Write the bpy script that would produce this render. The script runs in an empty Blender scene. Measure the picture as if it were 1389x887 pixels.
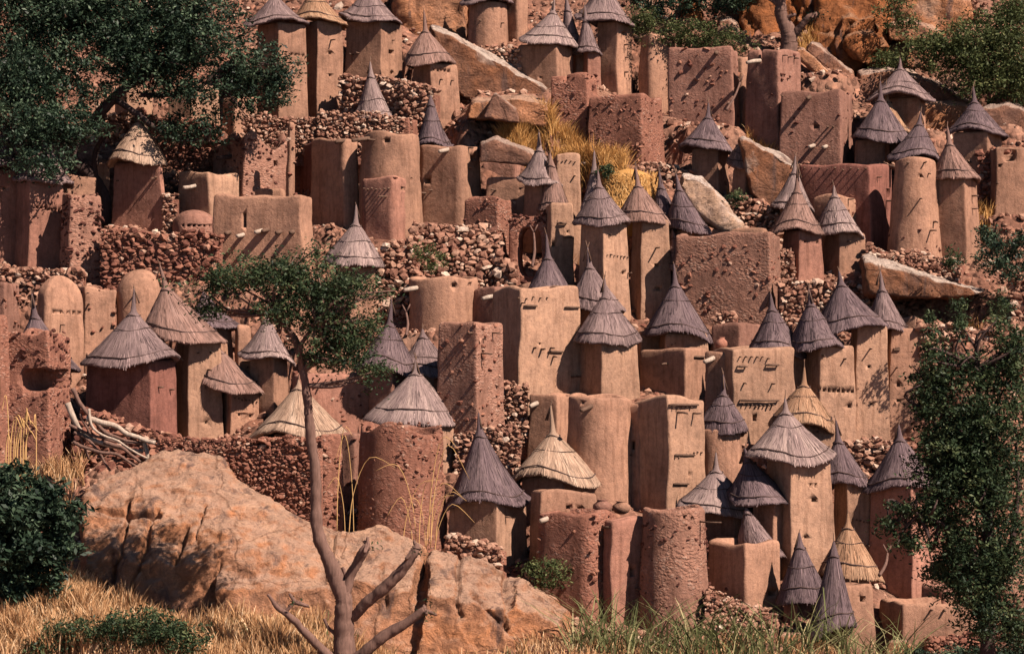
import bpy, bmesh, math, random
import numpy as np
from mathutils import Vector, Matrix, noise
R_ = math.radians
scene = bpy.context.scene
C = scene.collection
random.seed(7); rng = np.random.default_rng(7)

# ---------------- camera, sky, sun, exposure ----------------
F, U0, V0 = 4000.0, 694.5, 443.5          # focal length in photo pixels, centre of the photo
cam = bpy.data.objects.new('camera', bpy.data.cameras.new('camera')); C.objects.link(cam)
cam.location = (0, 0, 0); cam.rotation_euler = (R_(90), 0, 0)
cam.data.sensor_width = 36; cam.data.lens = 36 * F / 1389
cam.data.clip_start = 1; cam.data.clip_end = 2000
scene.camera = cam
SUN_A, SUN_E = R_(38), R_(46)             # angle of the sun from +X towards the camera, elevation
SUN = Vector((math.cos(SUN_A) * math.cos(SUN_E), -math.sin(SUN_A) * math.cos(SUN_E), math.sin(SUN_E)))
world = bpy.data.worlds.new('World'); scene.world = world; world.use_nodes = True
wn = world.node_tree.nodes; wl = world.node_tree.links
sky = wn.new('ShaderNodeTexSky'); sky.sky_type = 'NISHITA'; sky.sun_disc = False
sky.sun_elevation = SUN_E; sky.sun_rotation = math.atan2(SUN.x, SUN.y)
sky.dust_density = 0.4; sky.air_density = 0.55; sky.ozone_density = 0.4; sky.altitude = 2500
wl.new(sky.outputs[0], wn['Background'].inputs[0]); wn['Background'].inputs[1].default_value = 0.05
sl = bpy.data.lights.new('sun', 'SUN'); sl.energy = 5.0; sl.angle = R_(0.5); sl.color = (1.0, 0.835, 0.725)
so = bpy.data.objects.new('sun', sl); C.objects.link(so)
so.rotation_euler = (-SUN).to_track_quat('-Z', 'Y').to_euler(); so.location = (30, -20, 60)
vs = scene.view_settings
vs.view_transform = 'Standard'; vs.look = 'None'; vs.gamma = 1; vs.use_curve_mapping = False
vs.exposure = 0.96
scene.render.resolution_x = 1024; scene.render.resolution_y = 653
scene.render.engine = 'CYCLES'; scene.cycles.diffuse_bounces = 1

# ---------------- projection helpers ----------------
def P(u, v, Y): return Vector(((u - U0) * Y / F, Y, -(v - V0) * Y / F))
def Yb(v): return 67.24 / (0.62 + (v - 443.5) / 4000)          # hillside depth for a base seen at v

# ---------------- materials ----------------
def newmat(name):
    m = bpy.data.materials.new(name); m.use_nodes = True
    nt = m.node_tree; b = nt.nodes['Principled BSDF']
    b.inputs['Roughness'].default_value = 0.95
    b.inputs['Specular IOR Level'].default_value = 0.12
    return m, nt, b
def nd(nt, t, **k):
    n = nt.nodes.new(t)
    for a, x in k.items():
        if a in n.inputs: n.inputs[a].default_value = x
        else: setattr(n, a, x)
    return n
def noise_n(nt, co, scale, detail=4, rough=0.6, dist=0.0):
    n = nd(nt, 'ShaderNodeTexNoise'); n.inputs['Scale'].default_value = scale
    n.inputs['Detail'].default_value = detail; n.inputs['Roughness'].default_value = rough
    n.inputs['Distortion'].default_value = dist
    nt.links.new(co, n.inputs['Vector']); return n.outputs['Fac']
def ramp(nt, fac, stops):
    r = nt.nodes.new('ShaderNodeValToRGB'); e = r.color_ramp.elements
    while len(e) < len(stops): e.new(0.5)
    for i, (p, c) in enumerate(stops):
        e[i].position = p; e[i].color = (*c, 1) if len(c) == 3 else c
    nt.links.new(fac, r.inputs[0]); return r.outputs[0]
def mix(nt, fac, a, b, mode='MIX'):
    m = nt.nodes.new('ShaderNodeMix'); m.data_type = 'RGBA'; m.blend_type = mode
    for s, x in ((m.inputs[0], fac), (m.inputs[6], a), (m.inputs[7], b)):
        if isinstance(x, (int, float)): s.default_value = x
        elif isinstance(x, tuple): s.default_value = (*x, 1)
        else: nt.links.new(x, s)
    return m.outputs[2]
def math_n(nt, op, a, b=None):
    m = nt.nodes.new('ShaderNodeMath'); m.operation = op
    for i, x in enumerate((a, b)):
        if x is None: continue
        if isinstance(x, (int, float)): m.inputs[i].default_value = x
        else: nt.links.new(x, m.inputs[i])
    return m.outputs[0]
def bump(nt, b, h, strength, dist, prev=None):
    n = nt.nodes.new('ShaderNodeBump'); n.inputs['Strength'].default_value = strength
    n.inputs['Distance'].default_value = dist
    nt.links.new(h, n.inputs['Height'])
    if prev: nt.links.new(prev, n.inputs['Normal'])
    nt.links.new(n.outputs[0], b.inputs['Normal']); return n.outputs[0]
def objco(nt):
    t = nt.nodes.new('ShaderNodeTexCoord'); o = nt.nodes.new('ShaderNodeObjectInfo')
    a = nt.nodes.new('ShaderNodeVectorMath'); a.operation = 'MULTIPLY_ADD'
    cx = nt.nodes.new('ShaderNodeCombineXYZ')
    for i in range(3): nt.links.new(o.outputs['Random'], cx.inputs[i])
    nt.links.new(cx.outputs[0], a.inputs[0]); a.inputs[1].default_value = (37, 53, 71)
    nt.links.new(t.outputs['Object'], a.inputs[2])
    return a.outputs[0], o.outputs['Random']
def sc(c, k): return tuple(min(1, x * k) for x in c)

def mud(name, c, stony=0.0, rough=1.0):
    m, nt, b = newmat(name); co, rnd = objco(nt)
    n1 = noise_n(nt, co, 0.9, 5, 0.65); n2 = noise_n(nt, co, 5, 6, 0.7); n3 = noise_n(nt, co, 24, 4, 0.7)
    col = ramp(nt, n1, [(0.3, sc(c, 0.72)), (0.5, c), (0.7, (c[0]*1.16, c[1]*1.17, c[2]*1.15))])
    col = mix(nt, 0.7, col, ramp(nt, n2, [(0.3, (0.62,)*3), (0.52, (1,)*3), (0.72, (1.22, 1.18, 1.12))]), 'MULTIPLY')
    col = mix(nt, 0.45, col, ramp(nt, n3, [(0.32, (0.6,)*3), (0.6, (1.15,)*3)]), 'MULTIPLY')
    # rain streaks down the plaster
    mp = nt.nodes.new('ShaderNodeMapping'); mp.inputs['Scale'].default_value = (5, 5, 0.5); nt.links.new(co, mp.inputs[0])
    n4 = noise_n(nt, mp.outputs[0], 1.3, 4, 0.6)
    col = mix(nt, 0.5, col, ramp(nt, n4, [(0.36, (0.58, 0.53, 0.5)), (0.49, (1,)*3), (0.7, (1.15, 1.13, 1.1))]), 'MULTIPLY')
    rv = math_n(nt, 'MULTIPLY_ADD', rnd, 0.28); nt.nodes[-1].inputs[2].default_value = 0.86
    cc = nt.nodes.new('ShaderNodeCombineXYZ')
    for i in range(3): nt.links.new(rv, cc.inputs[i])
    col = mix(nt, 1.0, col, cc.outputs[0], 'MULTIPLY')
    h = math_n(nt, 'ADD', math_n(nt, 'MULTIPLY', n2, 1.0), math_n(nt, 'MULTIPLY', n3, 0.35))
    nt.links.new(col, b.inputs['Base Color'])
    pr = bump(nt, b, h, 0.7, 0.055 * rough)
    if stony > 0:
        v = nt.nodes.new('ShaderNodeTexVoronoi'); v.feature = 'F1'; v.inputs['Scale'].default_value = 7.5
        nz = nt.nodes.new('ShaderNodeVectorMath'); nz.operation = 'MULTIPLY'; nz.inputs[1].default_value = (1, 1, 1.7)
        wq = nt.nodes.new('ShaderNodeVectorMath'); wq.operation = 'ADD'; wt = nt.nodes.new('ShaderNodeTexNoise'); wt.inputs['Scale'].default_value = 6; nt.links.new(co, wt.inputs['Vector'])
        ws = nt.nodes.new('ShaderNodeVectorMath'); ws.operation = 'SCALE'; ws.inputs['Scale'].default_value = 0.16; nt.links.new(wt.outputs['Color'], ws.inputs[0]); nt.links.new(co, wq.inputs[0]); nt.links.new(ws.outputs[0], wq.inputs[1]); nt.links.new(wq.outputs[0], nz.inputs[0]); nt.links.new(nz.outputs[0], v.inputs['Vector'])
        d = ramp(nt, v.outputs['Distance'], [(0.2, (1,)*3), (0.75, (0,)*3)])
        mask = ramp(nt, n1, [(0.44, (0.05,)*3), (0.58, (1,)*3)])
        hh = mix(nt, 1.0, d, mask, 'MULTIPLY')
        bump(nt, b, hh, stony*0.75, 0.07, pr)
        bw = nt.nodes.new('ShaderNodeSeparateColor'); nt.links.new(v.outputs['Color'], bw.inputs[0])
        col2 = mix(nt, math_n(nt, 'MULTIPLY', hh, 0.5 * stony), col,
                   ramp(nt, bw.outputs[0], [(0.2, sc(c, 0.75)), (0.6, (c[0]*1.1, c[1]*1.05, c[2]*1.0)), (0.95, (0.52, 0.4, 0.32))]))
        nt.links.new(col2, b.inputs['Base Color'])
    return m

def thatch(name, c, c2):
    m, nt, b = newmat(name); t = nt.nodes.new('ShaderNodeTexCoord'); o = nt.nodes.new('ShaderNodeObjectInfo')
    mp = nt.nodes.new('ShaderNodeMapping'); mp.inputs['Scale'].default_value = (11, 1.0, 1); nt.links.new(t.outputs['UV'], mp.inputs[0])
    n1 = noise_n(nt, mp.outputs[0], 1.6, 5, 0.75)
    mp2 = nt.nodes.new('ShaderNodeMapping'); mp2.inputs['Scale'].default_value = (1.3, 0.6, 1); nt.links.new(t.outputs['UV'], mp2.inputs[0])
    n2 = noise_n(nt, mp2.outputs[0], 1.3, 4, 0.6)
    col = ramp(nt, n1, [(0.3, sc(c, 0.3)), (0.46, c), (0.58, sc(c, 1.6)), (0.72, c2)])
    col = mix(nt, ramp(nt, n2, [(0.5, (0,)*3), (0.72, (0.75,)*3)]), col, c2)
    a = nt.nodes.new('ShaderNodeAttribute'); a.attribute_name = 'tone'
    col = mix(nt, 1.0, col, ramp(nt, a.outputs['Fac'], [(0, (0.5,)*3), (0.5, (1,)*3), (1, (1.75,)*3)]), 'MULTIPLY')
    nt.links.new(col, b.inputs['Base Color']); bump(nt, b, n1, 0.8, 0.03)
    return m

def rock(name, c, c_top, streak=0.5, scale=1.0):
    m, nt, b = newmat(name)
    g = nt.nodes.new('ShaderNodeNewGeometry'); co = g.outputs['Position']
    n1 = noise_n(nt, co, 0.35 * scale, 6, 0.6, 0.6); n2 = noise_n(nt, co, 1.8 * scale, 7, 0.7, 0.4); n3 = noise_n(nt, co, 9, 5, 0.7)
    col = ramp(nt, n1, [(0.3, sc(c, 0.75)), (0.45, c), (0.6, (c[0]*1.12, c[1]*1.0, c[2]*0.85)), (0.75, c_top)])
    col = mix(nt, 0.8, col, ramp(nt, n2, [(0.3, (0.42, 0.38, 0.4)), (0.47, (0.95,)*3), (0.66, (1.4, 1.32, 1.2))]), 'MULTIPLY')
    col = mix(nt, 0.4, col, ramp(nt, n3, [(0.3, (0.6,)*3), (0.6, (1.12,)*3)]), 'MULTIPLY')
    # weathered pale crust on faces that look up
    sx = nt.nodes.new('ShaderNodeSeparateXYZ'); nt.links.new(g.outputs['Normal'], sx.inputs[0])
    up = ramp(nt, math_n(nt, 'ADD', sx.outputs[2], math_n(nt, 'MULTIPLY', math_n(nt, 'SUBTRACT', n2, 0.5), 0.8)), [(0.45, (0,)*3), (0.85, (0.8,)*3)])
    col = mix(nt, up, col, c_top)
    # dark water stains
    mp = nt.nodes.new('ShaderNodeMapping'); mp.inputs['Scale'].default_value = (1.6, 1.6, 0.16); nt.links.new(co, mp.inputs[0])
    st = noise_n(nt, mp.outputs[0], 0.9, 5, 0.65, 0.5)
    col = mix(nt, ramp(nt, st, [(0.56, (0,)*3), (0.66, (streak,)*3)]), col, (0.13, 0.085, 0.075))
    v = nt.nodes.new('ShaderNodeTexVoronoi'); v.feature = 'DISTANCE_TO_EDGE'; v.inputs['Scale'].default_value = 0.22 * scale
    wv = nt.nodes.new('ShaderNodeVectorMath'); wv.operation = 'ADD'
    nn = nt.nodes.new('ShaderNodeTexNoise'); nn.inputs['Scale'].default_value = 0.9; nn.inputs['Detail'].default_value = 5; nt.links.new(co, nn.inputs['Vector'])
    nt.links.new(co, wv.inputs[0]); nt.links.new(nn.outputs['Color'], wv.inputs[1]); nt.links.new(wv.outputs[0], v.inputs['Vector'])
    crack = ramp(nt, v.outputs['Distance'], [(0.0, (0.45,)*3), (0.012, (1,)*3)])
    col = mix(nt, crack, sc(c, 0.35), col)
    nt.links.new(col, b.inputs['Base Color'])
    mb_ = nt.nodes.new('ShaderNodeMapping'); mb_.inputs['Scale'].default_value = (0.9, 0.9, 1.9); mb_.inputs['Rotation'].default_value = (0.15, 0.35, 0); nt.links.new(co, mb_.inputs[0])
    bed = noise_n(nt, mb_.outputs[0], 0.9, 8, 0.72, 0.8)
    col = mix(nt, 0.5, col, ramp(nt, bed, [(0.34, (0.6, 0.56, 0.55)), (0.5, (1,)*3), (0.66, (1.2, 1.13, 1.0))]), 'MULTIPLY')
    nt.links.new(col, b.inputs['Base Color'])
    p0 = bump(nt, b, bed, 1.0, 0.4); p1 = bump(nt, b, n2, 1.0, 0.38, p0); p2 = bump(nt, b, n3, 0.5, 0.06, p1); bump(nt, b, crack, 0.5, 0.08, p2)
    return m

def toned(name, stops, rough=0.9, bumpy=0.0, trans=0.0):
    m, nt, b = newmat(name)
    a = nt.nodes.new('ShaderNodeAttribute'); a.attribute_name = 'tone'
    col = ramp(nt, a.outputs['Fac'], stops)
    b.inputs['Roughness'].default_value = rough
    if bumpy:
        g = nt.nodes.new('ShaderNodeNewGeometry'); n = noise_n(nt, g.outputs['Position'], 7, 5, 0.7)
        col = mix(nt, 0.7, col, ramp(nt, n, [(0.3, (0.55,)*3), (0.6, (1.15,)*3)]), 'MULTIPLY')
        bump(nt, b, n, bumpy, 0.06)
    nt.links.new(col, b.inputs['Base Color'])
    if trans:
        t = nt.nodes.new('ShaderNodeBsdfTranslucent'); nt.links.new(col, t.inputs[0])
        mx = nt.nodes.new('ShaderNodeMixShader'); mx.inputs[0].default_value = trans
        out = nt.nodes['Material Output']
        nt.links.new(b.outputs[0], mx.inputs[1]); nt.links.new(t.outputs[0], mx.inputs[2]); nt.links.new(mx.outputs[0], out.inputs[0])
    return m

M = {}
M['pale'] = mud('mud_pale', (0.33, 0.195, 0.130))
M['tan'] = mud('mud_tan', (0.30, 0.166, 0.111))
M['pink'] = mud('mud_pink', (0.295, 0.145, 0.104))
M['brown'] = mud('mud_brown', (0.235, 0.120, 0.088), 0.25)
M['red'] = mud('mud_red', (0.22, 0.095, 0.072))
M['stony'] = mud('mud_stony', (0.265, 0.138, 0.098), 0.75, 1.4)
M['redstone'] = mud('mud_red_stony', (0.24, 0.108, 0.074), 0.75, 1.4)
T = {}
T['grey'] = thatch('thatch_grey', (0.130, 0.090, 0.086), (0.29, 0.205, 0.185))
T['dark'] = thatch('thatch_dark', (0.088, 0.061, 0.064), (0.20, 0.143, 0.138))
T['light'] = thatch('thatch_weathered', (0.165, 0.117, 0.108), (0.39, 0.29, 0.25))
T['brown'] = thatch('thatch_brown', (0.165, 0.098, 0.078), (0.28, 0.18, 0.15))
T['gold'] = thatch('thatch_gold', (0.22, 0.125, 0.075), (0.40, 0.26, 0.165))
T['straw'] = thatch('thatch_straw', (0.25, 0.165, 0.115), (0.44, 0.325, 0.24))
M['rope'] = newmat('rope')[0]; M['rope'].node_tree.nodes['Principled BSDF'].inputs['Base Color'].default_value = (0.07, 0.045, 0.04, 1)
def wood(name, c):
    m, nt, b = newmat(name); t = nt.nodes.new('ShaderNodeTexCoord')
    mp = nt.nodes.new('ShaderNodeMapping'); mp.inputs['Scale'].default_value = (14, 14, 2); nt.links.new(t.outputs['Object'], mp.inputs[0])
    n = noise_n(nt, mp.outputs[0], 1, 5, 0.7)
    nt.links.new(ramp(nt, n, [(0.3, sc(c, 0.5)), (0.6, c), (0.8, sc(c, 1.5))]), b.inputs['Base Color']); bump(nt, b, n, 0.6, 0.02)
    return m
M['wood'] = wood('old_wood', (0.14, 0.085, 0.06)); M['palewood'] = wood('bleached_wood', (0.42, 0.33, 0.26))
M['bark'] = wood('bark', (0.17, 0.100, 0.078)); M['darkbark'] = wood('dark_bark', (0.07, 0.045, 0.04))
M['stone'] = toned('loose_stone', [(0, (0.14, 0.065, 0.046)), (0.35, (0.25, 0.125, 0.085)), (0.7, (0.36, 0.21, 0.145)), (1, (0.52, 0.40, 0.31))], 0.95, 0.8)
M['redst'] = toned('red_stone', [(0, (0.10, 0.04, 0.03)), (0.5, (0.20, 0.085, 0.058)), (0.85, (0.29, 0.14, 0.092)), (1, (0.40, 0.26, 0.19))], 0.95, 0.8)
M['rock'] = rock('rock_orange', (0.45, 0.228, 0.135), (0.49, 0.32, 0.23), 0.8)
M['rockgrey'] = rock('rock_pale', (0.29, 0.155, 0.11), (0.48, 0.36, 0.29), 0.6)
M['rockwhite'] = rock('rock_white', (0.46, 0.34, 0.28), (0.66, 0.56, 0.49), 0.4)
M['rockslab'] = rock('rock_slab', (0.27, 0.135, 0.085), (0.62, 0.52, 0.44), 0.7, 1.2)
M['rockred'] = rock('rock_cliff', (0.37, 0.145, 0.06), (0.40, 0.23, 0.14), 0.95, 1.3)
M['leaf'] = toned('leaf_dark', [(0, (0.010, 0.020, 0.014)), (0.6, (0.032, 0.055, 0.032)), (1, (0.10, 0.145, 0.085))], 0.45, 0, 0.12)
M['leafg'] = toned('leaf_green', [(0, (0.014, 0.026, 0.014)), (0.6, (0.042, 0.066, 0.030)), (1, (0.12, 0.145, 0.065))], 0.5, 0, 0.2)
M['leafo'] = toned('leaf_olive', [(0, (0.03, 0.04, 0.015)), (0.6, (0.075, 0.095, 0.035)), (1, (0.16, 0.17, 0.07))], 0.6, 0, 0.2)
M['dry'] = toned('dry_grass', [(0, (0.33, 0.165, 0.075)), (0.5, (0.57, 0.34, 0.17)), (1, (0.80, 0.62, 0.40))], 0.8, 0, 0.25)
M['yellow'] = toned('yellow_grass', [(0, (0.34, 0.16, 0.05)), (0.5, (0.55, 0.30, 0.10)), (1, (0.74, 0.48, 0.21))], 0.8, 0, 0.25)
M['reed'] = toned('green_reed', [(0, (0.07, 0.085, 0.03)), (0.5, (0.16, 0.17, 0.07)), (1, (0.42, 0.36, 0.19))], 0.7, 0, 0.25)
def groundmat():
    m, nt, b = newmat('ground_soil'); g = nt.nodes.new('ShaderNodeNewGeometry'); co = g.outputs['Position']
    n1 = noise_n(nt, co, 0.4, 6, 0.65); n2 = noise_n(nt, co, 4, 6, 0.75)
    v = nt.nodes.new('ShaderNodeTexVoronoi'); v.inputs['Scale'].default_value = 3.2; nt.links.new(co, v.inputs['Vector'])
    bw = nt.nodes.new('ShaderNodeSeparateColor'); nt.links.new(v.outputs['Color'], bw.inputs[0])
    col = ramp(nt, n1, [(0.3, (0.15, 0.07, 0.046)), (0.5, (0.23, 0.115, 0.078)), (0.7, (0.30, 0.175, 0.12))])
    col = mix(nt, 0.6, col, ramp(nt, bw.outputs[0], [(0, (0.6,)*3), (0.6, (1.0,)*3), (1, (1.6, 1.5, 1.4))]), 'MULTIPLY')
    col = mix(nt, 0.7, col, ramp(nt, n2, [(0.3, (0.45,)*3), (0.6, (1.15,)*3)]), 'MULTIPLY')
    nt.links.new(col, b.inputs['Base Color'])
    d = ramp(nt, v.outputs['Distance'], [(0.1, (1,)*3), (0.6, (0,)*3)])
    p = bump(nt, b, d, 0.9, 0.2); bump(nt, b, n2, 0.7, 0.1, p)
    return m
M['ground'] = groundmat()

# ---------------- mesh helpers ----------------
def mesh_obj(name, V, Fc, mats, parent=None, smooth=True, uv=None, tone=None, midx=None, loc=None, rot=None):
    me = bpy.data.meshes.new(name)
    V = np.asarray(V, dtype=np.float32)
    if isinstance(Fc, np.ndarray):
        k = Fc.shape[1]; n = len(Fc)
        me.vertices.add(len(V)); me.vertices.foreach_set('co', V.ravel())
        me.loops.add(n * k); me.loops.foreach_set('vertex_index', Fc.astype(np.int32).ravel())
        me.polygons.add(n); me.polygons.foreach_set('loop_start', np.arange(0, n * k, k, dtype=np.int32))
        me.update(calc_edges=True)
    else:
        me.from_pydata([tuple(map(float, p)) for p in V], [], Fc)
    if midx is not None: me.polygons.foreach_set('material_index', np.asarray(midx, dtype=np.int32))
    me.polygons.foreach_set('use_smooth', np.full(len(me.polygons), smooth))
    if uv is not None:
        l = me.uv_layers.new(name='UVMap'); li = np.empty(len(me.loops), dtype=np.int32); me.loops.foreach_get('vertex_index', li)
        l.data.foreach_set('uv', np.asarray(uv, dtype=np.float32)[li].ravel())
    if tone is not None:
        a = me.attributes.new('tone', 'FLOAT', 'POINT'); a.data.foreach_set('value', np.asarray(tone, dtype=np.float32))
    for m in (mats if isinstance(mats, (list, tuple)) else [mats]): me.materials.append(m)
    o = bpy.data.objects.new(name, me); C.objects.link(o)
    if parent: o.parent = parent
    if loc is not None: o.location = loc
    if rot is not None: o.rotation_euler = rot
    return o
def empty(name, loc, rz=0):
    o = bpy.data.objects.new(name, None); C.objects.link(o); o.location = loc; o.rotation_euler = (0, 0, rz)
    o.empty_display_size = 0.3; return o
USED = {}
def tag(o, label=None, cat=None, group=None, kind=None):
    if label:
        if label in USED: print('DUPLICATE LABEL', label)
        USED[label] = 1
        o['label'] = label
    if cat: o['category'] = cat
    if group: o['group'] = group
    if kind: o['kind'] = kind
    return o

def tube(path, rad, n=7, wob=0.0):
    """verts, quad faces of a tube along path"""
    V, Q = [], []
    path = [Vector(p) for p in path]; up = Vector((0.13, 0.21, 0.97))
    for i, p in enumerate(path):
        d = (path[min(i+1, len(path)-1)] - path[max(i-1, 0)]).normalized()
        a = d.cross(up)
        if a.length < 0.1: a = d.cross(Vector((1, 0, 0)))
        a.normalize(); b = d.cross(a)
        for k in range(n):
            t = 2 * math.pi * k / n; r = rad[i] * (1 + (wob * random.uniform(-1, 1) if wob else 0))
            V.append(p + a * (r * math.cos(t)) + b * (r * math.sin(t)))
    for i in range(len(path)-1):
        for k in range(n):
            Q.append((i*n+k, i*n+(k+1) % n, (i+1)*n+(k+1) % n, (i+1)*n+k))
    Q.append(tuple(range(n-1, -1, -1))); Q.append(tuple((len(path)-1)*n+k for k in range(n)))
    return V, Q
class MB:
    def __init__(s): s.V, s.F, s.T = [], [], []
    def add(s, V, Fc, tone=0.5):
        o = len(s.V); s.V += list(V); s.F += [tuple(i+o for i in f) for f in Fc]; s.T += [tone]*len(V)
    def build(s, name, mats, parent=None, smooth=True, **k): return mesh_obj(name, s.V, s.F, mats, parent, smooth, tone=s.T, **k)
def smooth_path(pts, rads, sub=5):
    out, ro = [], []
    n = len(pts)
    for i in range(n-1):
        p0, p1, p2, p3 = pts[max(i-1, 0)], pts[i], pts[i+1], pts[min(i+2, n-1)]
        for k in range(sub):
            t = k/sub
            out.append(0.5*((2*p1)+(-p0+p2)*t+(2*p0-5*p1+4*p2-p3)*t*t+(-p0+3*p1-3*p2+p3)*t**3))
            ro.append(rads[i]*(1-t)+rads[i+1]*t)
    out.append(pts[-1]); ro.append(rads[-1]); return out, ro

def ico(sub):
    bm = bmesh.new(); bmesh.ops.create_icosphere(bm, subdivisions=sub, radius=1)
    V = np.array([v.co[:] for v in bm.verts]); Fc = np.array([[v.index for v in f.verts] for f in bm.faces]); bm.free(); return V, Fc
ICO = {1: ico(1), 2: ico(2)}
def stone_protos(sub, k):
    V, Fc = ICO[sub]; out = []
    for i in range(k):
        W = V.copy()
        for _ in range(7):
            n = rng.normal(size=3); n /= np.linalg.norm(n); d = rng.uniform(0.36, 0.75)
            s = W @ n; W = W - np.maximum(s - d, 0)[:, None] * n
        W = W * (1 + rng.normal(0, 0.04, size=(len(W), 1))); out.append(W / 0.8)
    return out
PRO = {1: stone_protos(1, 14), 2: stone_protos(2, 8)}
def stones(pos, size, sub=1, flat=(0.5, 0.8), aim=None):
    """pos (n,3), size (n,) -> V, F, tone of n angular stones"""
    Vs, Fs, Ts, off = [], [], [], 0
    Fc = ICO[sub][1]
    for i in range(len(pos)):
        W = PRO[sub][rng.integers(len(PRO[sub]))] * (rng.uniform(0.8, 1.4), rng.uniform(0.7, 1.0), rng.uniform(*flat))
        a = rng.uniform(0, 6.283); t = rng.normal(0, 0.3, 2)
        ca, sa = math.cos(a), math.sin(a)
        Rm = np.array([[ca, -sa, 0], [sa, ca, 0], [0, 0, 1]]) @ np.array([[1, 0, t[0]], [0, 1, t[1]], [-t[0], -t[1], 1]])
        W = W @ Rm.T * size[i] * 0.5 + pos[i]
        Vs.append(W); Fs.append(Fc + off); off += len(W); Ts.append(np.full(len(W), min(1, max(0, rng.normal(0.5, 0.25)))))
    return np.concatenate(Vs), np.concatenate(Fs), np.concatenate(Ts)

# ---------------- mud walls ----------------
def section(rnd, hx, hy, r):
    if rnd:
        n = max(26, int(hx * 2 * math.pi / 0.22)); return np.array([(hx*math.cos(2*math.pi*k/n), hy*math.sin(2*math.pi*k/n)) for k in range(n)])
    pts = []
    r = min(r, hx*0.45, hy*0.45)
    nx = max(3, int(2*hx/0.28)); ny = max(3, int(2*hy/0.28))
    cs = [(hx-r, hy-r, 0), (-hx+r, hy-r, 90), (-hx+r, -hy+r, 180), (hx-r, -hy+r, 270)]
    for i, (cx, cy, a0) in enumerate(cs):
        for k in range(4):
            a = R_(a0 + 90*k/3); pts.append((cx + r*math.cos(a), cy + r*math.sin(a)))
        nx2, ny2, a2 = cs[(i+1) % 4]
        e = pts[-1]; a = R_(a2); s = (nx2 + r*math.cos(a), ny2 + r*math.sin(a)); m = nx if i % 2 == 0 else ny
        ee = 0.07/max(0.3, math.hypot(s[0]-e[0], s[1]-e[1]))
        for k in [ee] + [k/m for k in range(1, m)] + [1-ee]: pts.append((e[0]+(s[0]-e[0])*k, e[1]+(s[1]-e[1])*k))
    return np.array(pts)
def body(rnd, hx, hy, h, tp=0.9, r=0.14, top='flat', amp=1.0, dome=0.8, slump=0.12, deep=1.2, flare=0.0):
    S = section(rnd, hx, hy, r); n = len(S); rings = []
    def add(z, d, s):
        rings.append(np.column_stack([S[:, 0]*max(0.02, (hx*s-d)/hx), S[:, 1]*max(0.02, (hy*s-d)/hy), np.full(n, z)]))
    def sc_(z): 
        t = max(0, min(1, z/h)); return 1 + (tp-1)*t + flare*(1-t)**4
    add(-deep, 0, 1.02 + flare)
    k = max(4, int(h/0.26)); hh = h - (0.1 if top != 'dome' else 0)
    for i in range(k+1): add(hh*i/k, 0, sc_(hh*i/k))
    if top == 'dome':
        for i in range(1, 8):
            a = i/8*math.pi/2; rings.append(np.column_stack([S[:, 0]*tp*math.cos(a), S[:, 1]*tp*math.cos(a), np.full(n, h+dome*math.sin(a))]))
        ctr = (0, 0, h+dome)
    elif top == 'lip':
        add(h-0.03, 0.025, tp); add(h, 0.08, tp); add(h, 0.2, tp); add(h-0.04, 0.24, tp); add(h-0.22, 0.27, tp); ctr = (0, 0, h-0.22)
    else:
        add(h-0.02, 0.04, tp); add(h, 0.12, tp); ctr = (0, 0, h)
    V = np.concatenate(rings + [np.array([ctr])]); m = len(rings)
    off = Vector((random.uniform(0, 99), random.uniform(0, 99), random.uniform(0, 99)))
    for i in range(len(V)):
        p = Vector(V[i]); q = p + off
        d = noise.noise_vector(q*0.5)*0.06 + noise.noise_vector(q*1.6)*0.026 + noise.noise_vector(q*4.5)*0.012
        d.z *= 0.5
        if top != 'flat' and p.z > h*0.55: d.z += slump * noise.noise(q*Vector((1.1, 1.1, 0.2)) if False else Vector((q.x*0.9, q.y*0.9, off.z))) * min(1, (p.z/h-0.55)/0.45)
        V[i] += np.array(d)*amp
    Q = []
    for i in range(m-1):
        for j in range(n):
            Q.append((i*n+j, i*n+(j+1) % n, (i+1)*n+(j+1) % n, (i+1)*n+j))
    Q.append(tuple(range(n-1, -1, -1)))
    c = m*n
    for j in range(n): Q.append(((m-1)*n+j, (m-1)*n+(j+1) % n, c))
    return V, Q
def boxv(c, ex, ey, ez, nrm=(0, -1)):
    """box centred c, ex along tangent, ey along normal, ez up"""
    nx, ny = nrm; tx, ty = -ny, nx; V = []
    for a in (-1, 1):
        for b in (-1, 1):
            for d in (-1, 1):
                V.append(Vector((c[0]+tx*a*ex/2+nx*b*ey/2, c[1]+ty*a*ex/2+ny*b*ey/2, c[2]+d*ez/2)))
    return V, [(0, 1, 3, 2), (4, 6, 7, 5), (0, 4, 5, 1), (2, 3, 7, 6), (0, 2, 6, 4), (1, 5, 7, 3)]
def fix_normals(me):
    bm = bmesh.new(); bm.from_mesh(me); bmesh.ops.recalc_face_normals(bm, faces=bm.faces); bm.to_mesh(me); bm.free()
def carve(o, cutters):
    cm = MB()
    for V, Q in cutters: cm.add(V, Q)
    co = cm.build('tmp_cut', [M['rope']]); co.matrix_world = o.matrix_world.copy()
    co.parent = o.parent; co.location = o.location; co.rotation_euler = o.rotation_euler
    fix_normals(co.data)
    md = o.modifiers.new('b', 'BOOLEAN'); md.operation = 'DIFFERENCE'; md.object = co; md.solver = 'EXACT'; md.use_self = False
    bpy.context.view_layer.update(); dg = bpy.context.evaluated_depsgraph_get()
    me = bpy.data.meshes.new_from_object(o.evaluated_get(dg)); o.modifiers.clear()
    if len(me.vertices) > 20: o.data = me
    for p in o.data.polygons: p.use_smooth = len(p.vertices) == 4 and p.area < 0.12 or p.use_smooth
    bpy.data.objects.remove(co)

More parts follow.
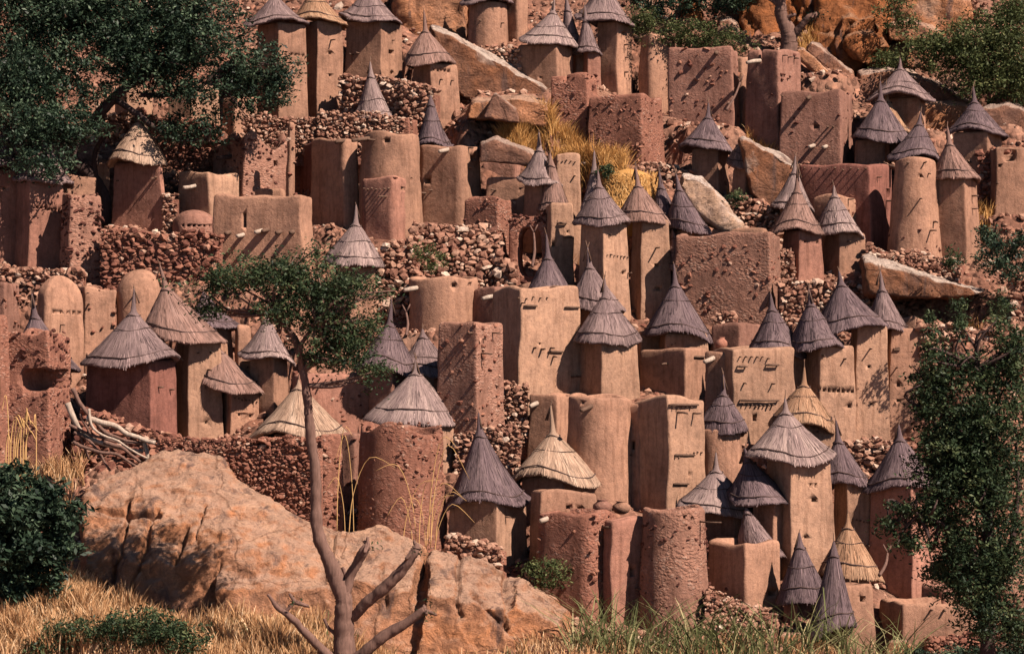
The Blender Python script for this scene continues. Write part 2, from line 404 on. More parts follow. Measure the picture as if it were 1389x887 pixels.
PADS = []
class Bld: pass
def place(uL, uC, uR, vb, b=None, rnd=False, dy=0.0, bmin=0):
    B = Bld(); Y = Yb(vb) + dy; s = Y/F
    if rnd:
        uc = (uL+uR)/2; r = (uR-uL)/2*s; B.hx = B.hy = r; c = P(uc, vb, Y); B.loc = Vector((c.x, c.y+r, c.z)); B.th = 0.0; B.corner = c
    else:
        wl_, wr_ = max(1.5, uC-uL), max(1.5, uR-uC)
        bp = math.atan2(wr_, wl_) if b is None else R_(b)
        phi = math.atan((uC-U0)/F)
        if b is None and bp + phi < R_(bmin) and wr_ > 3: bp = R_(bmin) - phi; b = 1
        if b is None: wx = wy = math.hypot(wl_, wr_)*s
        else: wx = wl_/math.cos(bp)*s; wy = wr_/math.sin(bp)*s
        B.th = -(bp + math.atan((uC-U0)/F)); B.hx, B.hy = wx/2, wy/2
        c = P(uC, vb, Y); B.corner = c
        B.loc = c - Matrix.Rotation(B.th, 3, 'Z') @ Vector((B.hx, -B.hy, 0))
    B.rnd = rnd; B.Y = Y; B.s = s
    PADS.append((B.loc.x, B.loc.y, max(B.hx, B.hy)*1.1, B.loc.z, 1.0))
    if dy > 0.7: PADS.append((B.corner.x-(B.corner.x-B.loc.x)*.5, B.corner.y-dy*.55, max(B.hx, dy*.5), B.loc.z-.15, 1.0))
    return B
def hit(B, u, v):
    d = Vector(((u-U0)/F, 1, -(v-V0)/F)); Ri = Matrix.Rotation(-B.th, 3, 'Z')
    o = Ri @ (-B.loc); d = Ri @ d
    z = B.h/2; best = None
    for _ in range(6):
        s = 1 + (B.tp-1)*max(0, min(1.1, z/B.h))
        if B.rnd:
            r = B.hx*s; a = d.x*d.x+d.y*d.y; bb = 2*(o.x*d.x+o.y*d.y); cc = o.x*o.x+o.y*o.y-r*r
            D = max(0, bb*bb-4*a*cc); t = (-bb-math.sqrt(D))/(2*a); p = o+d*t; n = Vector((p.x, p.y)).normalized()
        else:
            tL = (-B.hy*s-o.y)/d.y; tR = (B.hx*s-o.x)/d.x if abs(d.x) > 1e-6 else -1
            pL = o+d*tL; t = max(tL, tR) if d.x < 0 else tL
            if t == tR and d.x < 0: p = o+d*tR; n = Vector((1, 0))
            else: p = pL; n = Vector((0, -1))
        z = p.z
    return p, n
def stick(B, root, u, v, L=0.3, r=0.04, mat='wood', name='peg', drop=0.0, yaw=0.0):
    p, n = hit(B, u, v); n3 = Vector((n.x, n.y, -drop)); n3.rotate(Matrix.Rotation(yaw, 3, 'Z'))
    a = p - n3*0.25; e = p + n3*L; k = Vector((0, 0, random.uniform(-.03, .03)))
    V, Q = tube([a, p+n3*L*0.5+k, e], [r, r*random.uniform(.9, 1.1), r*0.85], 7, 0.1)
    return mesh_obj(name, V, Q, M[mat], root, True)
def features(B, root, wall, f):
    cut = []
    for x in f:
        k = x[0]
        if k == 'h':
            u, v, w, h = x[1:5]; dep = x[5] if len(x) > 5 else 0.22
            p, n = hit(B, u, v); fw = abs(math.cos(B.th)) if n.x == 0 else abs(math.sin(B.th)) if not B.rnd else 1
            fw = max(0.3, fw); cut.append(boxv((p.x, p.y, p.z), w*B.s/fw, dep*2, h*B.s, (n.x, n.y)))
        elif k == 'hr':
            u0, v0, u1, v1, cnt = x[1:6]
            for i in range(cnt):
                t = i/(cnt-1); p, n = hit(B, u0+(u1-u0)*t, v0+(v1-v0)*t)
                cut.append(boxv((p.x, p.y, p.z), random.uniform(.09, .13), 0.36, random.uniform(.08, .12), (n.x, n.y)))
        elif k == 'a':                                       # arched opening
            u, v, w, h, dep = x[1:6]; p, n = hit(B, u, v)
            W, H = w*B.s/2, h*B.s/2; t = Vector((-n.y, n.x, 0)); n3 = Vector((n.x, n.y, 0)); ring = []
            for i in range(16):
                B.open = (p, W, H); a = 2*math.pi*i/16; cx = math.copysign(abs(math.cos(a))**0.6, math.cos(a)); sz = math.copysign(abs(math.sin(a))**0.7, math.sin(a))
                ring.append(t*W*cx + Vector((0, 0, H*sz)))
            V = [p+q+n3*0.4 for q in ring] + [p+q-n3*dep for q in ring]
            Q = [(i, (i+1) % 16, 16+(i+1) % 16, 16+i) for i in range(16)] + [tuple(range(16)), tuple(range(31, 15, -1))]
            cut.append((V, Q))
    if cut: carve(wall, cut)
    for x in f:
        k = x[0]
        if k == 'p': stick(B, root, x[1], x[2], x[3] if len(x) > 3 else random.uniform(.12, .2), random.uniform(.025, .038))
        elif k == 'pr':
            u0, v0, u1, v1, cnt = x[1:6]
            for i in range(cnt):
                t = i/(cnt-1); stick(B, root, u0+(u1-u0)*t, v0+(v1-v0)*t + random.uniform(-1, 1), random.uniform(.06, .12), random.uniform(.02, .034))
        elif k == 's': stick(B, root, x[1], x[2], x[3] if len(x) > 3 else 0.7, 0.085, x[4] if len(x) > 4 else 'palewood', 'wooden_spout', 0.15, random.uniform(-.15, .15))
        elif k == 'b':                                       # horizontal stick lying along the wall on two pegs
            u0, u1, v = x[1:4]; p, n = hit(B, u0, v); q, _ = hit(B, u1, v); n3 = Vector((n.x, n.y, 0))*0.07
            V, Q = tube([p+n3, (p+q)/2+n3*1.1, q+n3], [.04, .045, .035], 7); mesh_obj('wooden_rail', V, Q, M['wood'], root)
            for w in (p, q): V, Q = tube([w-n3*2, w+n3*1.4], [.03, .028], 6); mesh_obj('peg', V, Q, M['wood'], root)
        elif k == 'd':
            u, v, w, h = x[1:5]; p, n = hit(B, u, v); V, Q = [], []
            mb = MB(); W = w*B.s; 
            for i in range(3):
                V, Q = boxv((p.x + (-n.y)*(i-1)*W/3, p.y + n.x*(i-1)*W/3, p.z + random.uniform(-.02, .02)), W/3*0.92, 0.1+0.01*i, h*B.s, (n.x, n.y)); mb.add(V, Q)
            s = mb.build('shutter', M['wood'], root, False)
            V, Q = boxv((p.x+n.x*0.07, p.y+n.y*0.07, p.z), W*0.9, 0.05, 0.06, (n.x, n.y)); mesh_obj('crossbar', V, Q, M['wood'], s, False)
def studs(B, wall, n, size=(0.1, 0.24), zr=(0.0, 1.0), mat='stone'):
    """stones half bedded in the wall, joined to the wall mesh"""
    pos = []
    for _ in range(n):
        z = random.uniform(*zr)*B.h; s = 1+(B.tp-1)*max(0, z/B.h)
        if B.rnd: a = random.uniform(-math.pi, 0.15); pos.append((B.hx*s*math.cos(a), B.hy*s*math.sin(a), z))
        elif random.random() < B.hx/(B.hx+B.hy): pos.append((random.uniform(-1, 1)*B.hx*s, -B.hy*s, z))
        else: pos.append((B.hx*s, random.uniform(-1, 1)*B.hy*s, z))
    if hasattr(B, 'open'): q, W, Hh = B.open; pos = [p for p in pos if not (abs(p[0]-q.x)+abs(p[1]-q.y) < W*1.5 and abs(p[2]-q.z) < Hh*1.1)]; n = len(pos)
    V, Fc, Tn = stones(np.array(pos)*np.array([0.965, 0.965, 1]), rng.uniform(*size, n), 1, (0.5, 0.7))
    bm = bmesh.new(); bm.from_mesh(wall.data); k = len(wall.data.vertices)
    me = bpy.data.meshes.new('t'); me.from_pydata(V.tolist(), [], Fc.tolist())
    bm.from_mesh(me); bm.faces.ensure_lookup_table()
    for f in bm.faces[-len(Fc):]: f.material_index = 1; f.smooth = False
    bm.to_mesh(wall.data); bm.free(); bpy.data.meshes.remove(me)
    a = wall.data.attributes.new('tone', 'FLOAT', 'POINT'); a.data.foreach_set('value', np.concatenate([np.full(k, .5), Tn]).astype(np.float32))
    wall.data.materials.append(M[mat])

def roof_mesh(Rr, H, fin, dx, tilt, seed, fringe=0.12, conc=1.1, wav=0.06, strands=620):
    """thatch cone: eave at z=0, finial tip at z=H; dx shears the top; tilt = height change across +-R"""
    r_ = random.Random(seed); n = 72; prof = []; conc = conc + (0.17 if conc > 0.82 else 0.10) + r_.uniform(-.04, .06); wav *= r_.uniform(.6, 1.6)
    f = fin
    prof += [(0.025, H), (0.055, H-0.35*f), (0.05+0.03, H-0.7*f), (0.11, H-0.97*f)]
    body_h = H - f; K = 13
    for i in range(1, K+1):
        t = i/K; prof.append((0.11+(Rr-0.11)*t, body_h*(1-t)**conc))
    nb = len(prof)
    prof += [(Rr*1.005, -fringe*.45), (Rr*0.985, -fringe), (Rr*0.93, -fringe*1.0), (Rr*0.6, body_h*0.22), (0.15, body_h*0.6)]
    V, UV, Tn = [], [], []
    ph = [r_.uniform(0, 6.28) for _ in range(4)]
    def warp(r, z, a, i=99):
        t = min(1, r/Rr)
        k = 1 + t*(wav*math.sin(2*a+ph[0]) + wav*0.7*math.sin(3*a+ph[1]) + 0.02*math.sin(9*a+ph[2]) + 0.012*math.sin(17*a+ph[3]))
        x, y = r*k*math.cos(a), r*k*math.sin(a)
        z = z + t*t*(0.085*Rr*math.sin(2*a+ph[2]) + 0.06*Rr*math.sin(3*a+ph[0]) + .015*math.sin(11*a+ph[1]))
        zz = max(0, z)/H
        return Vector((x + dx*zz**0.8, y, z + tilt*(x/Rr)*t))
    dist = 0
    for i, (r, z) in enumerate(prof):
        if i: dist += math.hypot(r-prof[i-1][0], z-prof[i-1][1])
        for j in range(n+1):
            a = 2*math.pi*j/n
            jit = r_.uniform(-.014, .014) if 3 < i < nb else 0
            jz = r_.uniform(-.02, .02) if i in (nb, nb+1, nb+2) else 0
            V.append(warp(r+jit, z+jz, a)); UV.append((a*Rr, dist)); Tn.append(0.5)
    m = len(prof); Q = []
    for i in range(m-1):
        for j in range(n): Q.append((i*(n+1)+j, (i+1)*(n+1)+j, (i+1)*(n+1)+j+1, i*(n+1)+j+1))
    # straw lying on the cone and hanging over the eave
    slope_len = math.hypot(Rr, body_h)
    for s in range(strands):
        a = r_.uniform(0, 6.283)
        if s % 3 == 0: t0 = r_.uniform(.72, .95); t1 = r_.uniform(.99, 1.03) + .05*r_.random()**3 + .02*math.sin(3*a+seed)
        else: t0 = r_.random()**0.6*0.9; t1 = min(1.03, t0+r_.uniform(.15, .35))
        da = r_.uniform(-.06, .06); w = r_.uniform(.006, .012); lift = r_.uniform(.004, .018); o = len(V); tn = max(0, min(1, r_.gauss(.5, .24)))
        for k in range(3):
            t = t0+(t1-t0)*k/2; tt = min(t, 1); aa = a+da*k/2
            z = body_h*(1-tt)**conc
            r = 0.11+(Rr-0.11)*t
            if t > 1: z -= (t-1)*body_h*0.9+0.03; 
            p = warp(r, z, aa); nrm = Vector((math.cos(aa)*body_h, math.sin(aa)*body_h, Rr)).normalized(); tg = Vector((-math.sin(aa), math.cos(aa), 0))
            p = p + nrm*(lift*(0.4+0.6*k/2))
            V += [p-tg*w, p+tg*w]; UV += [(a*Rr, t*slope_len), (a*Rr+w*2, t*slope_len)]; Tn += [tn, tn]
        Q += [(o, o+2, o+3, o+1), (o+2, o+4, o+5, o+3)]
    def band(t, rr=0.022, out=0.02):
        path = []
        for j in range(37):
            a = 2*math.pi*j/36; z = body_h*(1-t)**conc
            p = warp(0.11+(Rr-0.11)*t, z, a); nrm = Vector((math.cos(a)*body_h, math.sin(a)*body_h, Rr)).normalized()
            path.append(p+nrm*out + Vector((0, 0, 0.03*math.sin(3*a+t*9))))
        return tube(path, [rr]*37, 5)
    return V, Q, UV, Tn, [band(r_.uniform(.76, .88))] + ([band(r_.uniform(.3, .55), .012)] if r_.random() < .55 else []) + [band(0.08, 0.018)]
def put_roof(B, root, au, av, el, er, ev, col, seed, fin=None, conc=1.12, name='thatch_roof', strands=520, fringe=None):
    evl, evr = ev if isinstance(ev, tuple) else (ev, ev)
    Yc = B.loc.y + getattr(B, 'rdy', 0); s = Yc/F; c = P((el+er)/2, (evl+evr)/2, Yc); ap = P(au, av, Yc)
    Rr = (er-el)/2*s; H = max(0.6, ap.z-c.z); f = fin*H if fin is not None else 0.2*H
    V, Q, UV, Tn, bands = roof_mesh(Rr, H, f, ap.x-c.x, -(evr-evl)/2*s, seed, fringe if fringe else 0.1, conc, strands=strands)
    lc = Matrix.Rotation(-B.th, 3, 'Z') @ (c-B.loc)
    o = mesh_obj(name, V, Q, T[col], root, True, UV, Tn, loc=lc, rot=(0, 0, -B.th))
    for bv, bq in bands: mesh_obj('rope_band', bv, bq, M['rope'], o, True)
    # a few bare sticks tied into the tip
    rr = random.Random(seed+5)
    tip = Vector((ap.x-c.x, 0, H))
    for k in range(rr.choice((1, 2, 2, 3))):
        d = Vector((rr.uniform(-.4, .4), rr.uniform(-.3, .3), 1)); V, Q = tube([tip-d*0.5, tip-d*0.1, tip+d*rr.uniform(.05, .3)], [.03, .022, .012], 5)
        mesh_obj('tip_stick', V, Q, M['wood'], o)
    return o
SEED = [100]
GG = 'thatched mud granaries on the slope'
def G(label, wall, roof, rc='grey', mc='tan', f=(), b=None, rnd=False, tp=0.88, dy=0.0, fin=None, conc=1.12, st=0, flare=0.0, vt=None, rdy=0.0):
    uL, uC, uR, vb = wall; B = place(uL, uC, uR, vb, b, rnd, dy, 28); SEED[0] += 1
    ev = roof[4]; evm = sum(ev)/2 if isinstance(ev, tuple) else ev
    B.h = max(0.8, (vb-(vt or evm))*B.s + (0.04 if vt is None else 0)); B.tp = tp
    Rm = (roof[3]-roof[2])/2*B.s*.93; q = math.hypot(B.hx, B.hy)*tp
    if q > Rm and not rnd and vt is None: k = max(.8, Rm/q); B.tp = tp = tp*k
    root = empty('thatched_granary', B.loc, B.th); tag(root, label, 'granary', GG)
    random.seed(SEED[0])
    V, Q = body(rnd, B.hx, B.hy, B.h, tp, 0.05 if vt is None else .5, 'flat' if vt is None else 'lip', flare=flare); w = mesh_obj('wall', V, Q, M[mc], root)
    features(B, root, w, f)
    if st: studs(B, w, st)
    B.rdy = rdy; put_roof(B, root, *roof, rc, SEED[0], fin, conc)
    return B, root
HG = 'flat roofed mud houses on the slope'
def H(label, wall, vt, mc='tan', f=(), b=None, rnd=False, tp=0.93, dy=0.0, st=0, top='lip', dome=0.8, cat='house', name='flat_roofed_house', r=0.075, zr=(0, 1), stmat='redst', slump=0.14, flare=0.0, ss=(0.1, 0.24), group=HG):
    uL, uC, uR, vb = wall; B = place(uL, uC, uR, vb, b, rnd, dy, 17); SEED[0] += 1
    B.h = (vb-vt)*B.s - (dome if top == 'dome' else 0); B.tp = tp
    root = empty(name, B.loc, B.th); tag(root, label, cat, group)
    random.seed(SEED[0])
    V, Q = body(rnd, B.hx, B.hy, B.h, tp, r, top, 1.25, dome, slump, flare=flare); w = mesh_obj('wall', V, Q, M[mc], root)
    features(B, root, w, f)
    if st: studs(B, w, st, ss, zr, stmat)
    return B, root
# ================= granaries: wall=(left, corner, right, foot), roof=(tip u, tip v, eave left, eave right, eave v) =================
G('tall granary with grey thatch cap, half hidden by the big dark tree crown', (345, 377, 418, 153), (372, -14, 331, 420, (32, 30)), 'grey', 'tan', [('hr', 396, 74, 411, 76, 4), ('h', 405, 88, 5, 4)], tp=.9, dy=-0.6)
G('tall granary with a golden thatch cap, between two grey capped ones at the top', (409, 430, 467, 150), (424, -24, 396, 471, (24, 33)), 'gold', 'tan', [('p', 449, 55, .35), ('h', 448, 72, 5, 4), ('h', 448, 102, 4, 4)], tp=.9, dy=0.6)
G('broad grey capped granary with wide shaded front, right of the golden cap at the top', (466, 517, 547, 143), (499, -28, 459, 549, (24, 32)), 'grey', 'tan', [('p', 479, 74, .3), ('p', 487, 72, .25), ('p', 531, 55), ('h', 530, 71, 6, 5), ('h', 531, 99, 4, 4)], tp=.93, dy=1.2)
G('granary with a rounded brown thatch cap in front of the long pale slab rock', (556, 583, 626, 166), (575, 15, 544, 619, (86, 86)), 'brown', 'tan', [('hr', 589, 95, 608, 97, 5), ('p', 597, 109, .2), ('p', 612, 110, .2)], tp=.86, fin=.38, conc=.78, dy=0)
G('small steep grey thatch cap peeping over the parapet above the dark courtyard', (484, 508, 528, 182), (502, 84, 478, 537, 158), 'light', 'tan', fin=.22)
G('steep dark conical cap right behind the plastered house left of the pale pile of stones', (563, 585, 608, 240), (584, 130, 560, 614, 196), 'dark', 'tan', fin=.12, conc=1.35)
B7, r7 = G('round granary on a flat stone footing, its grey cap cut by the top frame', (634, 660, 690, 64), (660, -52, 626, 698, 3), 'grey', 'tan', [('p', 652, 28), ('p', 680, 32)], rnd=True, tp=.93)
G('low wide grey capped granary, leftmost of the cluster of four at the top', (700, 756, 779, 118), (752, -2, 702, 784, (55, 64)), 'light', 'tan', [('h', 733, 105, 3, 3)], tp=.93, fin=.3, conc=.95, dy=-0.6)
G('narrow granary with leaning steep cap, second of the cluster of four at the top', (776, 780, 798, 108), (768, -6, 757, 797, (66, 78)), 'grey', 'tan', conc=1.2, dy=0.8)
G('small granary with little steep cap, third of the cluster of four at the top', (790, 796, 816, 112), (793, 8, 779, 817, (66, 73)), 'grey', 'pink', conc=1.2, fin=.3)
G('tallest granary of the cluster of four at the top, broad grey cap, pegged lit side', (808, 838, 859, 126), (818, -40, 779, 861, (22, 36)), 'grey', 'tan', [('h', 847, 46, 6, 5), ('p', 847, 61, .3), ('p', 849, 78), ('p', 848, 98)], tp=.92, dy=1.4)
G('granary with a neat dark conical cap, standing above the white slanting rock', (936, 974, 991, 262), (961, 140, 921, 997, (197, 206)), 'dark', 'tan', [('h', 984, 250, 3, 3)], tp=.93, fin=.3, conc=.92)
G('small granary with slumped brown straw cap, right of the neat dark conical one', (992, 1011, 1027, 284), (1003, 192, 984, 1036, (218, 240)), 'brown', 'tan', fin=.1, conc=.85)
G('grey cap half hidden left of the large dark walled house on the right', (1056, 1075, 1092, 330), (1079, 212, 1043, 1104, (277, 284)), 'light', 'tan', fin=.3)
G('granary with brownish cap and one tall tip, left of its bluish grey capped twin', (1058, 1083, 1119, 380), (1082, 224, 1042, 1117, (313, 313)), 'brown', 'pink', [('h', 1092, 328, 3, 3), ('h', 1109, 329, 3, 3)], tp=.88, fin=.38, conc=.95)
G('granary with a bluish grey cap and forked tip sticks, right of its brown capped twin', (1115, 1138, 1177, 386), (1131, 252, 1099, 1176, (312, 320)), 'light', 'tan', [('p', 1150, 328, .2)], tp=.88, fin=.2, conc=.9, dy=0.9)
G('granary with a dark ribbed cap, leftmost of the group before the smooth round topped rock', (1160, 1201, 1208, 225), (1194, 110, 1156, 1236, (184, 196)), 'dark', 'tan', tp=.97, fin=.3, conc=.9)
G('highest granary on the right, with a low wide grey cap against the smooth pale rock', (1206, 1247, 1255, 178), (1221, 80, 1176, 1267, (131, 133)), 'grey', 'tan', tp=.97, fin=.25, conc=.95, dy=-0.6)
G('golden straw cap showing behind the dark ribbed cap on the right', (1178, 1215, 1230, 205), (1202, 118, 1172, 1238, 177), 'gold', 'tan', fin=.3)
G('dark grey capped granary standing behind the round tapering tower', (1222, 1258, 1276, 262), (1249, 152, 1204, 1277, (211, 215)), 'dark', 'tan', fin=.25, conc=.95)
G('tall granary with a brownish cap and finger like tip, right of the round tapering tower', (1264, 1311, 1331, 362), (1285, 172, 1262, 1329, (240, 243)), 'brown', 'tan', [('p', 1319, 266, .25), ('p', 1319, 283, .25), ('h', 1322, 312, 4, 4)], tp=.93, fin=.32, conc=.95, dy=0.6)
G('tall granary with a broad dark cap and bent tip, rightmost on the upper slope', (1291, 1340, 1361, 290), (1320, 118, 1287, 1366, (174, 184)), 'dark', 'tan', [('p', 1315, 219, .3), ('p', 1317, 221, .25), ('h', 1352, 222, 4, 4), ('h', 1350, 255, 4, 4)], tp=.95, fin=.32, conc=.95, dy=1)
G('golden capped granary with one broad reddish front, alone beside the dark tree trunk', (149, 222, 227, 310), (190, 155, 146, 225, (218, 221)), 'straw', 'pink', [('p', 161, 246, .15), ('p', 209, 243, .2), ('p', 213, 241, .15)], tp=.93, fin=.12, conc=.82)
G('pinkish granary tower whose shaggy grey cap hides under the left tree crown', (18, 38, 90, 366), (62, 178, 20, 97, (240, 250)), 'grey', 'pink', [('hr', 50, 281, 62, 283, 3), ('hr', 66, 284, 80, 286, 4), ('p', 69, 289, .2)], tp=.88)
G('pinkish granary tower cut by the left edge of the frame, dark cap above', (-40, -22, 28, 354), (8, 165, -36, 32, (236, 224)), 'dark', 'pink', [('p', 4, 236, .3), ('h', 6, 256, 4, 4)], tp=.92)
G('large grey capped granary with a broad shaded front above the pile of branches', (113, 205, 243, 600), (182, 392, 114, 243, (492, 488)), 'grey', 'red', [('p', 215, 525, .2), ('p', 230, 528, .2)], tp=.95, fin=.32, conc=.85, dy=-0.2)
G('slim lit granary with drooping brown grey cap, above the long dark wall', (236, 255, 303, 594), (217, 360, 190, 307, (452, 462)), 'brown', 'pale', [('p', 268, 478, .15), ('p', 285, 478, .2), ('p', 282, 502, .35), ('h', 281, 520, 6, 5), ('h', 279, 573, 3, 3)], tp=.9, fin=.3, conc=.9, dy=1.2)
G('low granary with a thick dropped brown brim, leaning against the slim lit one', (296, 312, 352, 592), (296, 470, 262, 358, (520, 530)), 'brown', 'tan', [('pr', 318, 541, 348, 545, 7), ('h', 325, 562, 4, 4), ('h', 340, 564, 4, 4)], tp=.93, fin=.1, conc=.75, dy=1.5)
G('wide pale straw cap behind the thin tree trunk and the long dark stone wall', (365, 420, 452, 628), (405, 515, 344, 473, (588, 592)), 'straw', 'tan', fin=.12, conc=.85)
G('grey cap behind the thin tree trunk, above a little house with pegs', (335, 372, 392, 545), (362, 428, 322, 404, (478, 490)), 'light', 'tan', fin=.1)
G('dark cap half lost in the foliage of the thin tree, left side', (262, 290, 318, 482), (276, 396, 252, 326, (438, 444)), 'dark', 'tan', fin=.1)
G('granary with a pale floppy cap and stick tip, showing right of the thin tree crown', (455, 474, 513, 442), (483, 278, 440, 523, (352, 362)), 'light', 'tan', tp=.92, fin=.32, conc=.82)
G('grey cap with a sharp black tip, behind the low wall below the yellow grass', (708, 735, 760, 300), (731, 180, 700, 766, (244, 252)), 'light', 'tan', fin=.32, dy=-2)
G('droopy brown grey cap before the pale tower with pegs below the yellow grass', (744, 762, 776, 345), (746, 208, 728, 780, (280, 292)), 'brown', 'tan', fin=.15)
G('slim spire of grey thatch just behind the big double peg tower caps', (790, 806, 820, 350), (806, 205, 787, 824, 280), 'light', 'tan', fin=.35)
G('tall granary with drooping grey cap and a peg row across its lit face, upper centre', (782, 818, 857, 432), (811, 232, 779, 855, (302, 303)), 'grey', 'pale', [('pr', 823, 346, 851, 348, 7), ('p', 852, 370, .2), ('h', 846, 370, 5, 4), ('p', 826, 318, .15)], tp=.87, fin=.28, conc=.85, dy=-0.2)
G('tall brown capped granary with one long peg above two holes, upper centre', (853, 868, 913, 432), (862, 226, 839, 909, (294, 304)), 'brown', 'pale', [('p', 890, 336, .45), ('h', 891, 360, 7, 5), ('h', 893, 392, 6, 5)], tp=.86, fin=.35, conc=.82, dy=1.8)
G('steep dark cap behind the brown capped tower, left of the white rock', (893, 908, 926, 350), (894, 232, 878, 932, (306, 314)), 'dark', 'tan', fin=.25, conc=1.0, dy=-0.6)
G('steep dark cap touching the white slanting rock', (912, 936, 958, 350), (917, 236, 903, 968, (308, 317)), 'dark', 'tan', fin=.25, conc=.9, dy=-1.5)
G('brown straw cap over a white lit wall, tucked beside the long stony house', (908, 919, 949, 436), (912, 312, 904, 952, (366, 374)), 'brown', 'pale', [('p', 923, 391, .15)], tp=.95, fin=.15, conc=.85, dy=2.2)
G('dark cap with long twisted tip, right below the black arched doorway', (726, 748, 772, 452), (741, 318, 706, 792, (402, 418)), 'dark', 'tan', fin=.32, conc=.9)
G('small brownish dark cap between the long twisted tip cap and the lit granary below it', (778, 800, 830, 460), (797, 336, 770, 847, (410, 424)), 'grey', 'tan', fin=.3, conc=.9)
G('granary with bell shaped grey cap and square lit face, in the village middle', (784, 815, 868, 540), (820, 378, 779, 867, (460, 464)), 'grey', 'pale', tp=.92, fin=.28, conc=.75)
G('dark wide cap with one thin pale tip, above the deep shaded house in the centre', (893, 902, 962, 490), (914, 358, 874, 970, (449, 457)), 'dark', 'pale', [('pr', 901, 472, 916, 466, 4)], tp=.95, fin=.28, conc=.85)
G('dark cap leftmost in the row of four caps on the right', (1030, 1064, 1092, 570), (1045, 398, 1014, 1099, (474, 480)), 'dark', 'pale', [('hr', 1068, 527, 1082, 526, 4)], tp=.95, fin=.25, conc=.88, dy=0)
G('granary with a line of small holes, second of the row of four dark caps', (1088, 1110, 1163, 602), (1097, 392, 1067, 1153, (468, 472)), 'dark', 'pale', [('hr', 1112, 529, 1156, 531, 8), ('p', 1116, 483, .2), ('p', 1145, 486, .2), ('h', 1152, 551, 5, 4)], tp=.87, fin=.25, conc=.9, dy=0.7)
G('tall plain granary with the broadest cap, third of the row of four dark caps', (1149, 1160, 1207, 602), (1138, 368, 1106, 1204, (445, 440)), 'dark', 'pale', [('p', 1180, 473, .3), ('h', 1179, 497, 5, 4), ('h', 1182, 548, 4, 3)], tp=.87, fin=.22, conc=.85, dy=1.4)
G('reddish granary, rightmost in the row of four caps, beside the trees', (1190, 1203, 1262, 602), (1194, 368, 1172, 1236, (444, 450)), 'grey', 'tan', [('d', 1216, 474, 9, 5), ('p', 1216, 498, .2), ('h', 1219, 522, 5, 5), ('h', 1219, 543, 5, 4)], tp=.82, fin=.3, conc=.85, dy=2.2)
G('dark grey cap right of the thin tree crown, with a knobbly pointed tip', (498, 532, 560, 590), (531, 406, 481, 566, (494, 505)), 'dark', 'brown', fin=.35, conc=.85)
G('rough grey cap leaning down over two lit posts, behind the knobbly tipped cap', (548, 588, 614, 575), (573, 446, 538, 623, (498, 516)), 'grey', 'tan', fin=.15, conc=.85, tp=.9)
G('round granary with the widest streaked grey cap, above the round ruined tower', (512, 568, 625, 650), (564, 488, 499, 628, (568, 572)), 'light', 'pale', [('hr', 584, 616, 620, 616, 4), ('p', 596, 625, .45)], rnd=True, tp=.92, fin=.2, conc=.82)
G('granary with a tall bluish black cap and pointed tip, right of the round ruined tower', (604, 676, 720, 780), (649, 560, 604, 717, (682, 676)), 'dark', 'pale', [('pr', 681, 678, 712, 681, 7), ('p', 686, 701, .2)], tp=.96, fin=.2, conc=1.0)
G('granary with a pale golden cap and tall wrapped tip behind a small parapet', (704, 764, 808, 712), (747, 550, 697, 816, (644, 652)), 'straw', 'tan', tp=.95, fin=.38, conc=.75)
G('small round granary with dark cap and twig tip, right of the lit pegged house', (948, 976, 1009, 672), (981, 508, 947, 1013, (582, 585)), 'dark', 'tan', rnd=True, tp=.96, fin=.35, conc=.7)
G('golden ribbed cap behind the big purple grey cap on the lower right', (1078, 1098, 1134, 655), (1091, 498, 1041, 1137, (572, 580)), 'gold', 'pale', [('p', 1108, 586, .15), ('h', 1115, 606, 4, 4)], tp=.95, fin=.3, conc=.75)
G('tall lit granary with a broad purple grey cap, centre of the lower right group', (1034, 1071, 1135, 775), (1065, 540, 1013, 1126, (618, 622)), 'light', 'pale', [('h', 1100, 658, 4, 6), ('h', 1107, 658, 4, 6), ('h', 1105, 678, 9, 5), ('h', 1093, 728, 5, 4)], tp=.86, fin=.22, conc=.85, dy=-0.3)
G('granary with a drooping silver streaked cap and banded tip, above the plain box house', (950, 996, 1018, 748), (971, 614, 918, 1028, (684, 696)), 'light', 'tan', tp=.96, fin=.3, conc=.85)
G('granary with a long lopsided brim swept to the right, behind the silver streaked cap', (1018, 1049, 1080, 775), (1010, 608, 985, 1088, (672, 684)), 'dark', 'tan', [('p', 1067, 727, .25), ('p', 1070, 751, .25)], tp=.92, fin=.22, conc=.95)
G('scrap of dark thatch hanging behind the plain box house, lower right', (1012, 1030, 1052, 800), (1012, 688, 1004, 1064, (744, 752)), 'grey', 'tan', fin=.1, conc=.8)
G('dark capped granary with thick banded tip, left of the deeply shaded one', (1125, 1146, 1191, 782), (1134, 570, 1110, 1181, (652, 656)), 'dark', 'pale', [('p', 1176, 740, .2), ('pr', 1152, 704, 1176, 708, 6)], tp=.84, fin=.32, conc=.85, dy=1.6)
G('granary with a dark regular cap and deeply shaded side, beside the right hand tree', (1176, 1237, 1282, 806), (1219, 576, 1176, 1279, (658, 656)), 'dark', 'pink', tp=.92, fin=.22, conc=.9, dy=1.4)
G('little dark cap with sticks in its tip over a black doorway, low on the right', (1062, 1083, 1100, 846), (1084, 722, 1055, 1123, (812, 812)), 'dark', 'brown', fin=.18, conc=.85)
G('golden bundle cap tied with rope, behind the torn straw draped tower, lowest right', (1118, 1148, 1182, 830), (1150, 696, 1108, 1196, (776, 782)), 'gold', 'tan', fin=.2, conc=.8)
Bq, rq = G('rounded tower with a torn straw skirt hanging down its left side, lowest of all granaries', (1108, 1140, 1194, 910), (1131, 734, 1094, 1162, (858, 842)), 'dark', 'tan', [('h', 1170, 812, 8, 8)], tp=.88, fin=.1, conc=1.0, vt=796, rdy=-.7)

